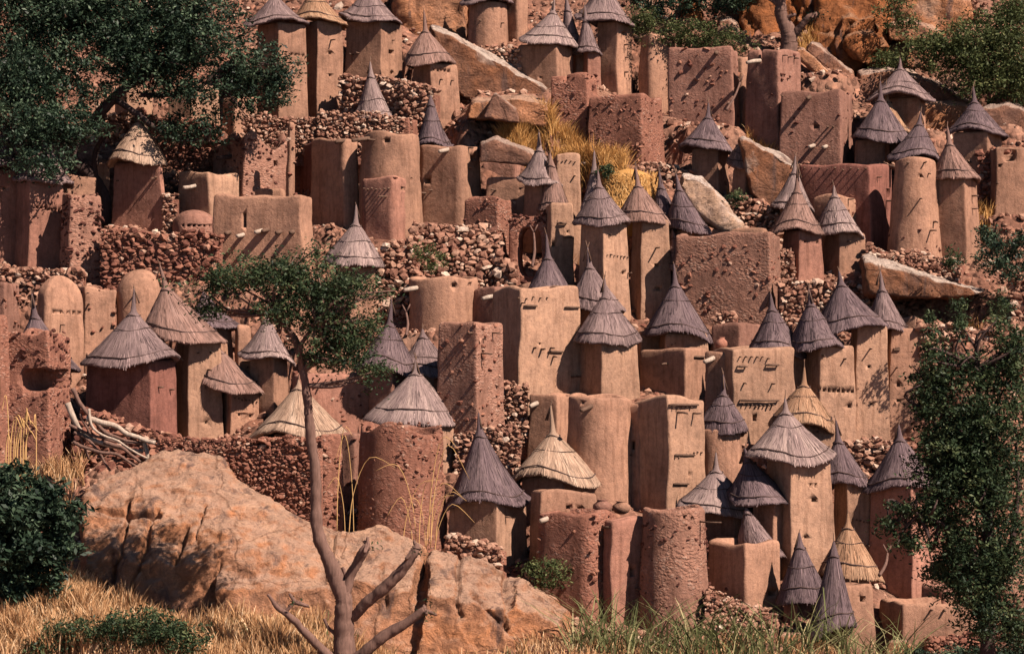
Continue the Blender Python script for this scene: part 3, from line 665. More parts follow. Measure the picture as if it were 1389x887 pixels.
# ================= flat roofed houses and walls =================
H('plain block cut by the top frame, right of the round granary on stones', (682, 702, 718, 48), -10, 'tan')
H('tall rounded mud tower with a small spout, left of the wide brown windowless house', (862, 882, 921, 152), 44, 'tan', [('s', 868, 50, .3, 'wood'), ('p', 900, 52, .3)], b=50, r=.5, tp=.86, dy=3)
H('wide brown windowless house below the green scrub at the top', (905, 994, 1003, 170), 63, 'brown', [('s', 972, 72, .5, 'wood')], st=60, tp=.97)
H('narrow recessed wall with a shadow, between the two big brown houses at the top', (985, 1006, 1018, 165), 74, 'tan', dy=1.2)
H('tall brown house with two parapet horns, below the bare trunked tree at the top', (1009, 1058, 1091, 205), 66, 'brown', [('h', 1031, 74, 5, 16, .3), ('p', 1063, 76, .2), ('p', 1070, 78, .2), ('p', 1078, 80, .2), ('s', 1031, 83, .8)], tp=.9, dy=.6, st=20)
H('broad brown house with two pale spouts low on its front, upper right', (1056, 1142, 1159, 223), 122, 'brown', [('s', 1104, 197, .7), ('s', 1121, 198, .55), ('h', 1107, 172, 7, 6), ('p', 1124, 173, .3), ('p', 1131, 172, .3), ('p', 1062, 130, .4), ('s', 1098, 132, .6, 'wood')], tp=.94, st=25)
H('stony mud hut with small side opening, left of the pair above the yellow grass', (745, 797, 813, 195), 99, 'redstone', [('h', 766, 104, 6, 14, .3), ('h', 807, 122, 5, 11, .4)], tp=.95, st=50)
H('broad studded stone walled house, right half of the pair above the yellow grass', (795, 872, 902, 226), 128, 'redstone', tp=.94, st=200, zr=(-.1, .95))
H('large house with deep shaded front and peg ends, behind the forked tip cap', (1078, 1183, 1214, 348), 222, 'red', [('pr', 1092, 228, 1175, 230, 9), ('s', 1206, 226, .7, 'wood'), ('p', 1190, 240, .2), ('h', 1205, 262, 5, 12), ('p', 1202, 272, .35)], b=27, tp=.93, dy=1.6)
H('pale ruined wall end behind the forked tip cap, against the shaded house', (1100, 1138, 1164, 352), 264, 'tan', [('p', 1150, 270, .3)], dy=1.3, st=20)
B24, _ = H('round tower that tapers upward, standing on rubble on the right', (1207, 1245, 1286, 352), 213, 'tan', [('p', 1233, 221, .25), ('p', 1253, 220, .25), ('p', 1259, 236, .15), ('p', 1248, 270, .35), ('p', 1267, 302, .2), ('p', 1262, 313, .4), ('h', 1249, 239, 4, 4)], rnd=True, tp=.68, slump=.15, cat='tower', name='round_tower', st=25, zr=(-.05, .35))
H('small house with a round hole under its lip, at the upper right edge', (1340, 1350, 1392, 295), 200, 'tan', [('a', 1370, 211, 18, 16, .5), ('p', 1352, 250, .3), ('h', 1356, 225, 4, 4)])
H('stone studded tower left of the golden capped granary', (80, 94, 141, 388), 262, 'stony', [('h', 132, 300, 6, 14, .3)], tp=.92, st=170, cat='tower', name='stone_tower')
H('worn mud wall rising behind the studded tower, under the left tree', (76, 90, 132, 330), 236, 'tan', dy=1)
H('worn mud block right behind the golden capped granary trunk side', (120, 128, 150, 300), 222, 'tan', dy=1.5)
H('small pale house with dotted lit side and one spout, above the long low house', (240, 284, 327, 302), 233, 'pale', [('s', 265, 252, .7), ('hr', 291, 245, 320, 250, 6), ('h', 306, 249, 5, 5), ('h', 262, 238, 3, 14, .3)], tp=.95)
H('long low house with vertical slit and line of spouts, above the thin tree crown', (286, 411, 428, 392), 265, 'tan', [('h', 332, 299, 5, 20, .3), ('s', 330, 318, .55), ('s', 355, 313, .5), ('s', 363, 312, .4, 'wood'), ('s', 380, 314, .35, 'wood'), ('s', 398, 314, .35, 'wood'), ('s', 312, 315, .4, 'wood')], tp=.96)
H('low roof ledge lying on the long low house', (327, 384, 390, 320), 256, 'tan', dy=2.2, top='flat')
H('small mud dome on a stone drum, left of the long low house', (228, 258, 293, 330), 281, 'brown', [('hr', 248, 306, 285, 306, 6)], rnd=True, tp=.97, top='dome', dome=.75, cat='granary', name='domed_granary', group='domed mud granaries')
H('stone drum with lit corner under the small mud dome', (226, 264, 300, 382), 316, 'redstone', tp=.97, st=90, dy=-.4)
H('tall domed mud granary with a dotted line, left of the pair of big grey caps', (46, 62, 117, 522), 372, 'tan', [('hr', 74, 423, 108, 425, 5), ('p', 82, 441, .25)], b=52, tp=.92, r=.9, top='dome', dome=.9, cat='granary', name='domed_granary', group='domed mud granaries')
H('egg shaped mud dome right behind the tip of the large grey cap', (154, 184, 214, 480), 363, 'tan', [('p', 184, 397, .2)], rnd=True, tp=.98, top='dome', dome=1.0, cat='granary', name='domed_granary', group='domed mud granaries')
H('patchy plastered block between the two domed granaries', (106, 114, 157, 485), 390, 'tan', [('p', 120, 412, .2)], tp=.98, st=15)
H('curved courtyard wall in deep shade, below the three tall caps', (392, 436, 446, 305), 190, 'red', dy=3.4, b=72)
H('rounded wall buttress, lit at its top only, left of the round house', (418, 468, 490, 306), 186, 'tan', [('s', 465, 192, .35, 'wood')], b=55, r=.4, dy=.4)
H('big round house with rough top and a spout, in the upper left middle', (482, 526, 573, 322), 180, 'tan', [('p', 508, 190, .5), ('h', 525, 191, 7, 5), ('s', 500, 188, .8, 'wood'), ('h', 558, 243, 4, 4)], rnd=True, tp=.86, cat='house', name='round_house')
H('reddish block with a peg row, in front of the big round house', (486, 536, 570, 332), 240, 'pink', [('pr', 494, 256, 528, 257, 7), ('p', 524, 267, .5), ('h', 534, 242, 4, 3), ('h', 547, 256, 5, 5)], tp=.93, r=.25)
H('plastered house with a dark round vent and crossed sticks, right of the big round house', (562, 627, 657, 305), 196, 'tan', [('s', 607, 203, .8), ('h', 580, 246, 8, 7), ('p', 586, 258, .3), ('p', 577, 262, .3), ('p', 635, 228, .3), ('h', 642, 214, 8, 6), ('p', 636, 201, .2)], b=30, tp=.94, r=.3)
H('low house with a smooth wide front before the sharp black tip cap', (655, 742, 760, 318), 243, 'tan', [('p', 672, 258, .5), ('h', 705, 256, 3, 3)], tp=.96, dy=.4)
H('dark low wall with two bumps, behind the low smooth house', (652, 700, 716, 270), 218, 'brown', dy=1.4)
H('small dark fronted stone hut above the bank of pale stones', (626, 676, 702, 355), 268, 'redstone', tp=.95, st=50)
H('pale tall tower with a peg rail, right of the black doorway', (738, 745, 780, 390), 278, 'pale', [('b', 757, 768, 303), ('b', 765, 775, 322), ('h', 751, 332, 5, 5), ('h', 770, 314, 3, 3)], tp=.9, cat='tower', name='pale_tower')
H('hut with a tall black arched doorway and stone lintel', (688, 742, 750, 388), 292, 'redstone', [('a', 718, 342, 36, 68, 1.2)], st=70, tp=.97, zr=(.75, 1.02), dy=.5)
H('pale tower with a peg row under its crown, below the yellow grass', (748, 754, 789, 380), 210, 'pale', [('pr', 757, 218, 780, 219, 5), ('p', 779, 239, .2)], dy=5.6, tp=.96)
H('long stony walled house with a rounded lit end, right of the centre', (914, 1046, 1061, 434), 316, 'stony', st=130, zr=(.0, .85), tp=.97)
H('smooth ledge along the top of the long stony house', (962, 1040, 1046, 420), 309, 'tan', dy=2.0, top='flat')
H('small mud tower with a pointed mud top, beside the long stony house', (944, 952, 978, 440), 352, 'pale', [('h', 966, 379, 6, 4), ('h', 967, 397, 4, 4)], tp=.85, top='dome', dome=1.0, cat='granary', name='domed_granary', group='domed mud granaries', b=60, r=.3, dy=2.6)
H('half round mud bastion with pale spout, above the brown studded tower', (553, 604, 647, 450), 376, 'tan', [('s', 565, 391, .55), ('h', 616, 387, 7, 5), ('h', 637, 386, 5, 5)], rnd=True, tp=1.0)
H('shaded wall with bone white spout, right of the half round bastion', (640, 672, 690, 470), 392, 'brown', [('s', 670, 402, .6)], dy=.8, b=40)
H('tall peg studded house with a broad sunlit wall, in the centre', (664, 704, 792, 537), 390, 'pale', [('p', 708, 411, .25), ('b', 711, 727, 415), ('b', 766, 784, 417), ('pr', 704, 404, 742, 403, 5), ('p', 734, 473, .3), ('p', 746, 472, .35), ('p', 724, 471, .2), ('b', 743, 762, 477), ('p', 750, 484, .3), ('p', 782, 510, .3), ('p', 775, 511, .3), ('h', 732, 466, 3, 3)], b=62, tp=.92)
H('brown studded tower with a lit worn side, left of the tall sunlit house', (586, 648, 690, 645), 438, 'stony', [('b', 656, 656, 460), ('p', 653, 480, .45), ('p', 640, 452, .2), ('p', 668, 452, .3)], tp=.86, st=90, zr=(.1, 1), cat='tower', name='stone_tower')
H('box house with a deep black brown front and lit side, in the centre', (866, 930, 962, 548), 473, 'tan', [('p', 905, 494, .3), ('b', 941, 954, 484), ('p', 957, 505, .3)], b=40, tp=.97, dy=1)
H('low lit wall between the bell shaped cap and the dark wide cap', (862, 868, 902, 505), 449, 'pale', dy=2)
H('recessed wall with one long pale spout, left of the patchy pegged house', (955, 986, 998, 600), 476, 'tan', [('s', 968, 485, .9)], b=25, tp=.98, dy=.5)
H('patchy lit house with a peg rack across its middle, right of the centre', (962, 994, 1082, 606), 473, 'pale', [('b', 1001, 1012, 497), ('b', 1040, 1055, 495), ('pr', 1004, 484, 1042, 486, 6), ('b', 1004, 1055, 543), ('pr', 1008, 549, 1048, 550, 8), ('h', 1024, 567, 6, 8), ('p', 1048, 520, .2), ('p', 1010, 520, .15)], b=66, tp=.95)
H('low parapet wall in front of the dark row of caps, with small shaded niche', (962, 1004, 1040, 520), 440, 'brown', dy=1.5, b=30)
H('shaded courtyard back wall with a pale spout, behind the golden wrapped cap', (713, 755, 806, 640), 536, 'tan', [('s', 728, 547, .6)], b=28, dy=2.2)
H('round plastered tower with a big rounded shoulder, right of the golden wrapped cap', (766, 812, 866, 686), 540, 'tan', [('s', 802, 551, .8, 'wood'), ('h', 790, 546, 4, 4)], rnd=True, tp=.88, cat='tower', name='round_tower')
H('recessed wall with small dark window, between round plastered tower and lit pegged house', (838, 868, 888, 692), 548, 'tan', [('s', 880, 551, .8), ('h', 858, 604, 7, 11, .4), ('p', 857, 618, .3)], b=35, dy=.7)
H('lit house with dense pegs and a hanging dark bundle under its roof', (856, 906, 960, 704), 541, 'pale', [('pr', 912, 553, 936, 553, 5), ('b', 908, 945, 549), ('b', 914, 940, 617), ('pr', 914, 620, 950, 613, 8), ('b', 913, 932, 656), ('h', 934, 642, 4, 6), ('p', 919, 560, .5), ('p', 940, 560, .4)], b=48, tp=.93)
H('small parapet with two square holes below the golden wrapped cap', (716, 730, 812, 745), 668, 'tan', [('h', 771, 688, 7, 6), ('h', 787, 690, 8, 6)], b=72, dy=-1.2)
H('rounded house with dark pitted front and lit edge, in the lower middle', (720, 806, 846, 838), 697, 'redstone', [('s', 742, 703, .4, 'palewood'), ('p', 824, 715, .4)], b=30, tp=.95, st=60, r=.4, dy=.0)
H('pink recessed wall with two small openings, left of the fat studded tower', (816, 828, 880, 850), 703, 'pink', [('h', 858, 776, 7, 12, .4), ('p', 862, 798, .3), ('b', 820, 835, 715)], b=62, dy=.4, tp=.97)
H('fat round studded tower widening to its foot, in the lower middle', (865, 917, 970, 862), 692, 'stony', [('p', 950, 707, .8), ('h', 929, 701, 4, 4), ('h', 940, 703, 4, 4)], rnd=True, tp=.82, st=150, zr=(.0, .9), cat='tower', name='round_tower', ss=(.06, .17))
H('plain box house with sharp lit corner and small window, lower right', (956, 1012, 1060, 840), 737, 'tan', [('h', 1047, 804, 12, 8, .4), ('h', 1056, 815, 4, 4)], tp=.97, st=12, zr=(0, .4))
H('round ruined tower of rough stone overgrown with dry stalks, lower centre', (478, 542, 607, 775), 580, 'redstone', rnd=True, tp=.86, st=330, zr=(0, 1.03), cat='tower', name='ruined_tower', slump=.3, ss=(.1, .2))
H('lit stone pillar beside a black gap, right of the thin tree trunk', (428, 436, 466, 740), 590, 'redstone', tp=.98, st=50, cat='wall', name='stone_pillar')
H('back wall in deep shade behind the black gap by the ruined tower', (452, 480, 500, 690), 585, 'brown', dy=.8, b=30, cat='wall', name='mud_wall', st=20)
H('reddish wall with pegs along its top, behind the thin tree trunk', (395, 404, 514, 625), 508, 'pink', [('pr', 425, 513, 475, 518, 7), ('p', 432, 526, .2)], b=78, dy=1.5, st=70, tp=.99)
H('little block with a peg line, behind the low granary and the grey cap', (322, 366, 380, 560), 487, 'tan', [('pr', 336, 499, 364, 498, 5)], dy=1.2)
H('lit wall stub beneath the foliage of the thin tree, below the pale floppy cap', (455, 462, 490, 480), 440, 'pale', dy=.6)
H('lit wall end right of the dark cap in the thin tree foliage', (318, 322, 342, 520), 440, 'tan', dy=1.8)
H('ruined stone hut with an oval black opening, at the left edge', (6, 66, 98, 645), 452, 'redstone', [('a', 48, 515, 46, 32, 1.7)], tp=.95, st=230, zr=(.2, 1.02), slump=.6, b=24, cat='hut', name='stone_hut')
G('drooping grey cap behind the ruined hut with the oval opening', (30, 62, 90, 560), (43, 398, 14, 104, (476, 502)), 'dark', 'brown', fin=.32, conc=.95, dy=.8)
H('dark stone wall end cut by the left frame', (-30, -6, 14, 650), 432, 'redstone', st=50, cat='wall', name='stone_wall')
H('shaded mud walls at the left edge, above the ruined hut', (-20, 8, 30, 480), 385, 'brown', b=25, dy=.5, st=20)
H('low house with a curved dark opening and square parapet, lowest right', (1190, 1222, 1340, 882), 818, 'tan', [('a', 1238, 860, 0.1, 0.1, .1)] if False else [('p', 1280, 828, .2), ('p', 1262, 826, .25), ('p', 1297, 828, .15)], b=74, tp=.98, st=20, zr=(-.1, .2))
H('dark square parapet box on the roof of the lowest right house', (1246, 1281, 1314, 852), 796, 'brown', dy=1.6, b=35)
H('small red brown wall behind the right tree', (1232, 1262, 1320, 680), 602, 'red', dy=1.0)
H('small grey wall block right of the row of four caps, under the overhanging rock', (1206, 1244, 1256, 520), 430, 'tan', dy=1.8)
H('pale house gleaming through the branches of the big left tree', (154, 172, 208, 172), 118, 'pale', b=50)
H('shaded house behind the branches of the big left tree', (226, 262, 300, 178), 112, 'pale', b=35)
H('small lit block below the big left tree, above the slanting earth bank', (300, 318, 352, 182), 130, 'tan', b=50)
H('worn rubble and mud bank wall with holes, left of the dark courtyard', (284, 330, 398, 300), 186, 'stony', [('h', 311, 205, 4, 5), ('s', 313, 212, .6, 'darkbark'), ('h', 374, 222, 5, 8), ('b', 286, 306, 194)], b=60, tp=.9, st=170, slump=.9, dy=1.2, cat='wall', name='ruined_wall')
H('thin upright wall fin left of the dark courtyard', (387, 392, 402, 300), 168, 'tan', dy=.3, tp=.7, cat='wall', name='mud_wall', st=15)
H('dark red wall with vents above the curved dark courtyard', (400, 470, 478, 235), 166, 'redstone', dy=2.0, st=60, tp=.98)
H('low rough parapet in front of the small steep cap, above the big round house', (440, 556, 572, 230), 162, 'redstone', dy=1.4, st=110, tp=.98)
# ================= hillside =================
def base_slope(X, Y):
    Z = -10.2 + (Y-92)*0.62
    Z = np.where(Y > 133, -10.2 + 41*0.62 + (Y-133)*1.5, Z)
    Z = np.where(Y < 88, np.maximum(-10.2 - 4*0.62 + (Y-88)*0.5, -24.0), Z)
    # grassy bench in front of the boulder and the lowest houses
    u = U0 + X*F/np.maximum(Y, 40); vl = np.interp(u, [-200, 0, 400, 560, 720, 800, 1400], [775, 785, 842, 880, 882, 872, 885])
    vv = vl + (90.5-Y)*16; Zb = -(vv-V0)*Y/F; k = np.clip((92.2-Y)/1.7, 0, 1); k = k*k*(3-2*k)
    Zb = np.where(Y < 84, -(vl+104-V0)*84/F - (84-Y)*0.35, Zb)
    Z = Z*(1-k) + np.maximum(Zb, -24)*k
    Z = Z + 0.5*np.clip((Y-90)/4, 0.15, 1)*np.sin(X*0.31+1.3)*np.sin(Y*0.23) + 0.25*np.sin(X*0.83+Y*0.5)
    return Z
PADS.append((P(1270, 440, 106.5).x, 106.8, 2.0, P(1270, 452, 106.5).z, 1.0))   # hollow under the rock shelf
def hT(X, Y):
    X = np.asarray(X, float); Y = np.asarray(Y, float); Z = base_slope(X, Y)
    num = Z*0.02; den = np.full(X.shape, 0.02)
    for (px, py, pr, pz, pw) in PADS:
        d = np.hypot(X-px, Y-py); k = np.clip((pr*1.25+0.9-d)/(0.9+pr*0.25), 0, 1); k = k*k*(3-2*k)
        num = num + k*(pz-0.03); den = den + k
    return num/den
def build_ground():
    xs = np.concatenate([np.linspace(-260, -34, 24), np.arange(-33, 33.01, 0.3), np.linspace(34, 260, 24)])
    ys = np.concatenate([np.linspace(-120, 80, 30), np.arange(81, 140, 0.3), np.linspace(141, 320, 50)])
    X, Y = np.meshgrid(xs, ys); Z = hT(X, Y); n = len(xs)
    V = np.column_stack([X.ravel(), Y.ravel(), Z.ravel()])
    for i in range(len(V)):
        if 80 < V[i, 1] < 150 and abs(V[i, 0]) < 34:
            p = Vector(V[i]); V[i, 2] += 0.22*noise.noise(p*0.7)+0.1*noise.noise(p*1.9)
        elif V[i, 1] >= 150: V[i, 2] += 9*noise.noise(Vector(V[i])*0.05)
    r, c = np.meshgrid(np.arange(len(ys)-1), np.arange(n-1), indexing='ij'); a = (r*n+c).ravel()
    o = mesh_obj('hillside', V, np.column_stack([a, a+1, a+n+1, a+n]), M['ground'])
    tag(o, 'stony reddish hillside under the village', kind='structure')
def ray_ground(u, v):
    """point where the view ray through a photo pixel meets the hillside (vectorised march)"""
    u = np.asarray(u, float); v = np.asarray(v, float); Y = np.full(u.shape, 84.0); done = np.zeros(u.shape, bool)
    for _ in range(190):
        z = -(v-V0)*Y/F; g = hT((u-U0)*Y/F, Y); done |= z < g
        Y = np.where(done, Y, Y+0.28)
    return (u-U0)*Y/F, Y

# ================= loose rubble =================
def rubble(label, u0, u1, v0, v1, n, size, mat='stone', z=0.3, name='rubble', sub=1):
    u = rng.uniform(u0, u1, n); v = rng.uniform(v0, v1, n)
    Y = 67.24/(0.62+(v-443.5)/4000); X = (u-U0)*Y/F; Z = hT(X, Y); n0 = n; s = (size[0]+(size[1]-size[0])*rng.random(n)**2.4)*.82
    V, Fc, Tn = stones(np.column_stack([X, Y, Z+s*z*0.5]), s, sub)
    return tag(mesh_obj(name, V, Fc, M[mat], None, False, tone=Tn), label, kind='stuff')
def drywall(label, a, b, size=(.2, .42), mat='stone', thick=0.5, dy=0.0, name='dry_stone_wall', lean=0.0, core='redstone', rag=0.25, cat='wall', group='dry stone walls on the slope'):
    """a, b = (u, v_top, v_foot) of both ends"""
    SEED[0] += 1; random.seed(SEED[0])
    size = (size[0]*.62, size[1]*.72); Ya, Yb_ = Yb(a[2])+dy, Yb(b[2])+dy; A = P(a[0], a[2], Ya); Bv = P(b[0], b[2], Yb_)
    ha, hb = (a[2]-a[1])*Ya/F, (b[2]-b[1])*Yb_/F
    d = (Bv-A); L = Vector((d.x, d.y)).length; t = Vector((d.x, d.y, 0)).normalized(); nrm = Vector((t.y, -t.x, 0))
    if nrm.y > 0: nrm = -nrm
    pos, sz = [], []
    z = -0.5; row = (size[0]+size[1])/2*0.62; mx = max(ha, hb)
    while z < mx+rag:
        s = 0
        while s < L:
            q = s/L; h = ha+(hb-ha)*q; w = size[0]*.75+(size[1]*1.25-size[0]*.75)*random.random()**1.6; top = h + rag*noise.noise(Vector((s*0.7, SEED[0], 0)))
            if z < top:
                p = A + d*q + Vector((0, 0, z)) - nrm*(lean*max(0, z)) + nrm*random.uniform(-.07, .05)
                pos.append(p + Vector((0, 0, random.uniform(-.05, .05)))); sz.append(w)
                if z > top-row*1.5:
                    for k in (1, 2): pos.append(p - nrm*thick*k*0.5); sz.append(w)
            s += w*0.78
        z += row
    V, Fc, Tn = stones(np.array([p[:] for p in pos]), np.array(sz), 1, (.5, .75))
    V = V - np.array(A[:])
    # rubble core behind the face
    o = mesh_obj(name, V, Fc, M[mat], None, False, tone=Tn, loc=A)
    mb = MB(); n = 10
    for i in range(n+1):
        q = i/n; h = (ha+(hb-ha)*q)*0.93-0.12; p = d*q
        for z in (-1.0, max(0.05, h)):
            lv = nrm*(lean*max(0, z)); mb.V += [p - nrm*0.06 - lv + Vector((0, 0, z)), p - nrm*(thick+.25) - lv + Vector((0, 0, z))]
    for i in range(n):
        o4 = i*4; mb.F += [(o4, o4+4, o4+6, o4+2), (o4+1, o4+3, o4+7, o4+5), (o4+2, o4+6, o4+7, o4+3)]
    mb.F += [(0, 2, 3, 1), (n*4, n*4+1, n*4+3, n*4+2)]; mb.T = [.3]*len(mb.V)
    mb.build('earth_core', M[core], o, False)
    tag(o, label, cat, group)
    return o
drywall('pale dry stone wall behind the wide shaded granary at the top', (462, 98, 150), (565, 112, 172))
drywall('heap of pale stones under the grey capped granary row, top left of the slab rock', (545, 112, 178), (590, 120, 185))
drywall('dry stone footing beside the round granary at the top edge', (632, 62, 104), (706, 66, 112), dy=-.2)
drywall('red stone wall climbing behind the golden capped granary, under the left tree', (188, 150, 232), (300, 170, 245), mat='redst', dy=1.0)
drywall('rough terrace of stones behind the tip of the golden capped granary', (128, 158, 230), (190, 150, 225), dy=1.2)
drywall('dark terrace wall of stones below the golden capped granary', (138, 312, 400), (300, 318, 398), mat='redst', dy=.2)
drywall('rubble ledge under the two pinkish towers at the left edge', (-10, 362, 400), (112, 366, 402), dy=-.3)
drywall('bank of big pale stones below the plastered houses, upper left middle', (560, 300, 402), (682, 306, 402), size=(.24, .5), lean=.45, dy=0)
drywall('ragged heap of stones right of the pale floppy cap', (514, 330, 410), (566, 322, 412), size=(.22, .5), lean=.35)
drywall('stone ledge left of the black doorway', (676, 350, 400), (702, 360, 402), size=(.25, .5))
drywall('neat little wall of rounded pale stones left of the forked tip caps', (1044, 336, 384), (1078, 338, 386), size=(.2, .36))
drywall('long stone terrace under the two forked tip caps', (1060, 380, 440), (1180, 384, 432), size=(.2, .42))
drywall('rubble bank around the foot of the round tapering tower', (1172, 330, 372), (1300, 352, 398), lean=.6, dy=-.3, size=(.14, .34))
drywall('stone bank below the small slumped brown cap, beside the white rock', (985, 262, 300), (1058, 290, 330), lean=.5)
drywall('stony ledge at the foot of the pair of houses above the yellow grass', (868, 222, 250), (935, 228, 262), lean=.4)
drywall('stone terrace under the row of four caps on the right', (1150, 600, 650), (1262, 598, 650), size=(.18, .4))
drywall('tall stone wall behind the right hand tree, reddish lower part', (1226, 605, 700), (1300, 600, 700), mat='redst', dy=.5)
drywall('broad pale stone wall beneath the overhanging rock on the right', (1250, 440, 540), (1400, 446, 545), size=(.22, .5))
drywall('stacked stone pier at the right edge, beside the rock overhang', (1372, 372, 450), (1400, 370, 452), size=(.2, .45), dy=.5)
drywall('long dark wall of small stones behind the big boulder', (214, 596, 735), (430, 592, 765), size=(.13, .26), mat='redst', dy=-.4, rag=.1)
drywall('tumbled stones left of the round ruined tower foot, under the bluish cap', (606, 722, 775), (678, 742, 790), size=(.16, .36), dy=-.4)
drywall('ragged wall of stones behind the worn side of the brown studded tower', (618, 590, 660), (706, 572, 660), size=(.16, .34), dy=.6)
drywall('pocket of stones below the dry tuft by the tall sunlit house', (676, 512, 585), (716, 522, 585), size=(.15, .34), dy=.8)
drywall('stony footing under the lit box house, lower right', (955, 800, 850), (1052, 838, 870), size=(.14, .34), dy=-.6, lean=.5)
drywall('row of reddish rubble at the bottom right corner', (1262, 868, 905), (1400, 852, 900), size=(.14, .3), mat='redst', dy=-.3, lean=.5)
drywall('low ledge of stones beside the small domed tower foot', (972, 422, 450), (1000, 424, 452), size=(.2, .4), dy=-.2)
drywall('broken stones under the ruined hut and branches, at the left', (92, 560, 660), (215, 590, 690), mat='redst', size=(.2, .5), dy=.4, lean=.5)
drywall('stone ledge along the top left, below the tall granaries', (330, 158, 192), (450, 158, 192), size=(.15, .3), dy=-.3)
drywall('rubble parapet above the dark courtyard', (432, 150, 190), (560, 158, 190), size=(.15, .3), dy=-.6)
drywall('little stack of stones beside the golden capped granary foot', (222, 262, 320), (240, 262, 320), size=(.15, .3), dy=.4)
drywall('stones crowning the black doorway', (690, 300, 312), (742, 300, 312), size=(.18, .32), dy=-3.4) if False else None
drywall('stone bank on the far right below the dark shrubs', (1330, 205, 290), (1400, 200, 290), mat='redst', dy=.8)

# ================= rocks =================
def hull(points, vox=0.14, amp=0.22, soft=3, groups=None, mat='rock', name='boulder', label=None, cat='boulder', group=None, ridge=0.0, grooves=()):
    """points: list of lists (blocks) of (u, v, Y); each block's convex hull, fused by voxel remesh, then weathered"""
    bmA = bmesh.new()
    for blk in points:
        bm = bmesh.new()
        for (u, v, Y) in blk: bm.verts.new(P(u, v, Y))
        bmesh.ops.convex_hull(bm, input=bm.verts)
        bmesh.ops.delete(bm, geom=[v for v in bm.verts if not v.link_faces], context='VERTS')
        me = bpy.data.meshes.new('t'); bm.to_mesh(me); bm.free(); bmA.from_mesh(me); bpy.data.meshes.remove(me)
    bmesh.ops.recalc_face_normals(bmA, faces=bmA.faces)
    me = bpy.data.meshes.new(name); bmA.to_mesh(me); bmA.free()
    o = bpy.data.objects.new(name, me); C.objects.link(o)
    md = o.modifiers.new('r', 'REMESH'); md.mode = 'VOXEL'; md.voxel_size = vox
    if soft: ms = o.modifiers.new('s', 'SMOOTH'); ms.iterations = soft; ms.factor = 0.6
    bpy.context.view_layer.update(); dg = bpy.context.evaluated_depsgraph_get()
    o.data = bpy.data.meshes.new_from_object(o.evaluated_get(dg)); o.modifiers.clear(); me = o.data
    n = len(me.vertices); co = np.empty(n*3); no = np.empty(n*3); me.vertices.foreach_get('co', co); me.vertices.foreach_get('normal', no)
    co = co.reshape(-1, 3); no = no.reshape(-1, 3)
    for i in range(n):
        p = Vector(co[i]); q = Vector((p.x*1.0, p.y, p.z*0.75))
        d = noise.fractal(q*0.4, 1.1, 2.1, 4)*amp*1.2 + noise.fractal(q*1.7+Vector((9, 3, 1)), 0.8, 2.1, 6)*amp*0.5
        if ridge:
            w = abs(noise.noise(Vector((p.x*0.55+p.z*0.18, p.y*0.4, p.z*0.14))+Vector((4.2, 1, 7)))); d -= ridge*max(0, 0.07-w)/0.07
            w = abs(noise.noise(Vector((p.x*0.3, p.y*0.3, p.z*0.6))+Vector((14.2, 1, 7)))); d -= ridge*0.5*max(0, 0.05-w)/0.05
        for (g0, g1, gw, gd) in grooves:
            if no[i][1] > 0.2: continue
            A, Bq_ = P(*g0, y0), P(*g1, y0); ax, az = Bq_.x-A.x, Bq_.z-A.z; L2 = ax*ax+az*az; t = max(0, min(1, ((p.x-A.x)*ax+(p.z-A.z)*az)/L2))
            wz = 0.22*noise.noise(Vector((p.z*1.5, g0[0], 0))); dd = math.hypot(p.x+wz-A.x-ax*t, p.z-A.z-az*t)
            if dd < gw: d -= gd*(1-dd/gw)
        co[i] += no[i]*d
    c = co.mean(0); co -= c; me.vertices.foreach_set('co', co.ravel()); o.location = c; me.materials.clear(); me.materials.append(M[mat])
    me.polygons.foreach_set('use_smooth', np.ones(len(me.polygons), bool)); me.update()
    tag(o, label, cat, group); return o
y0 = 91.0
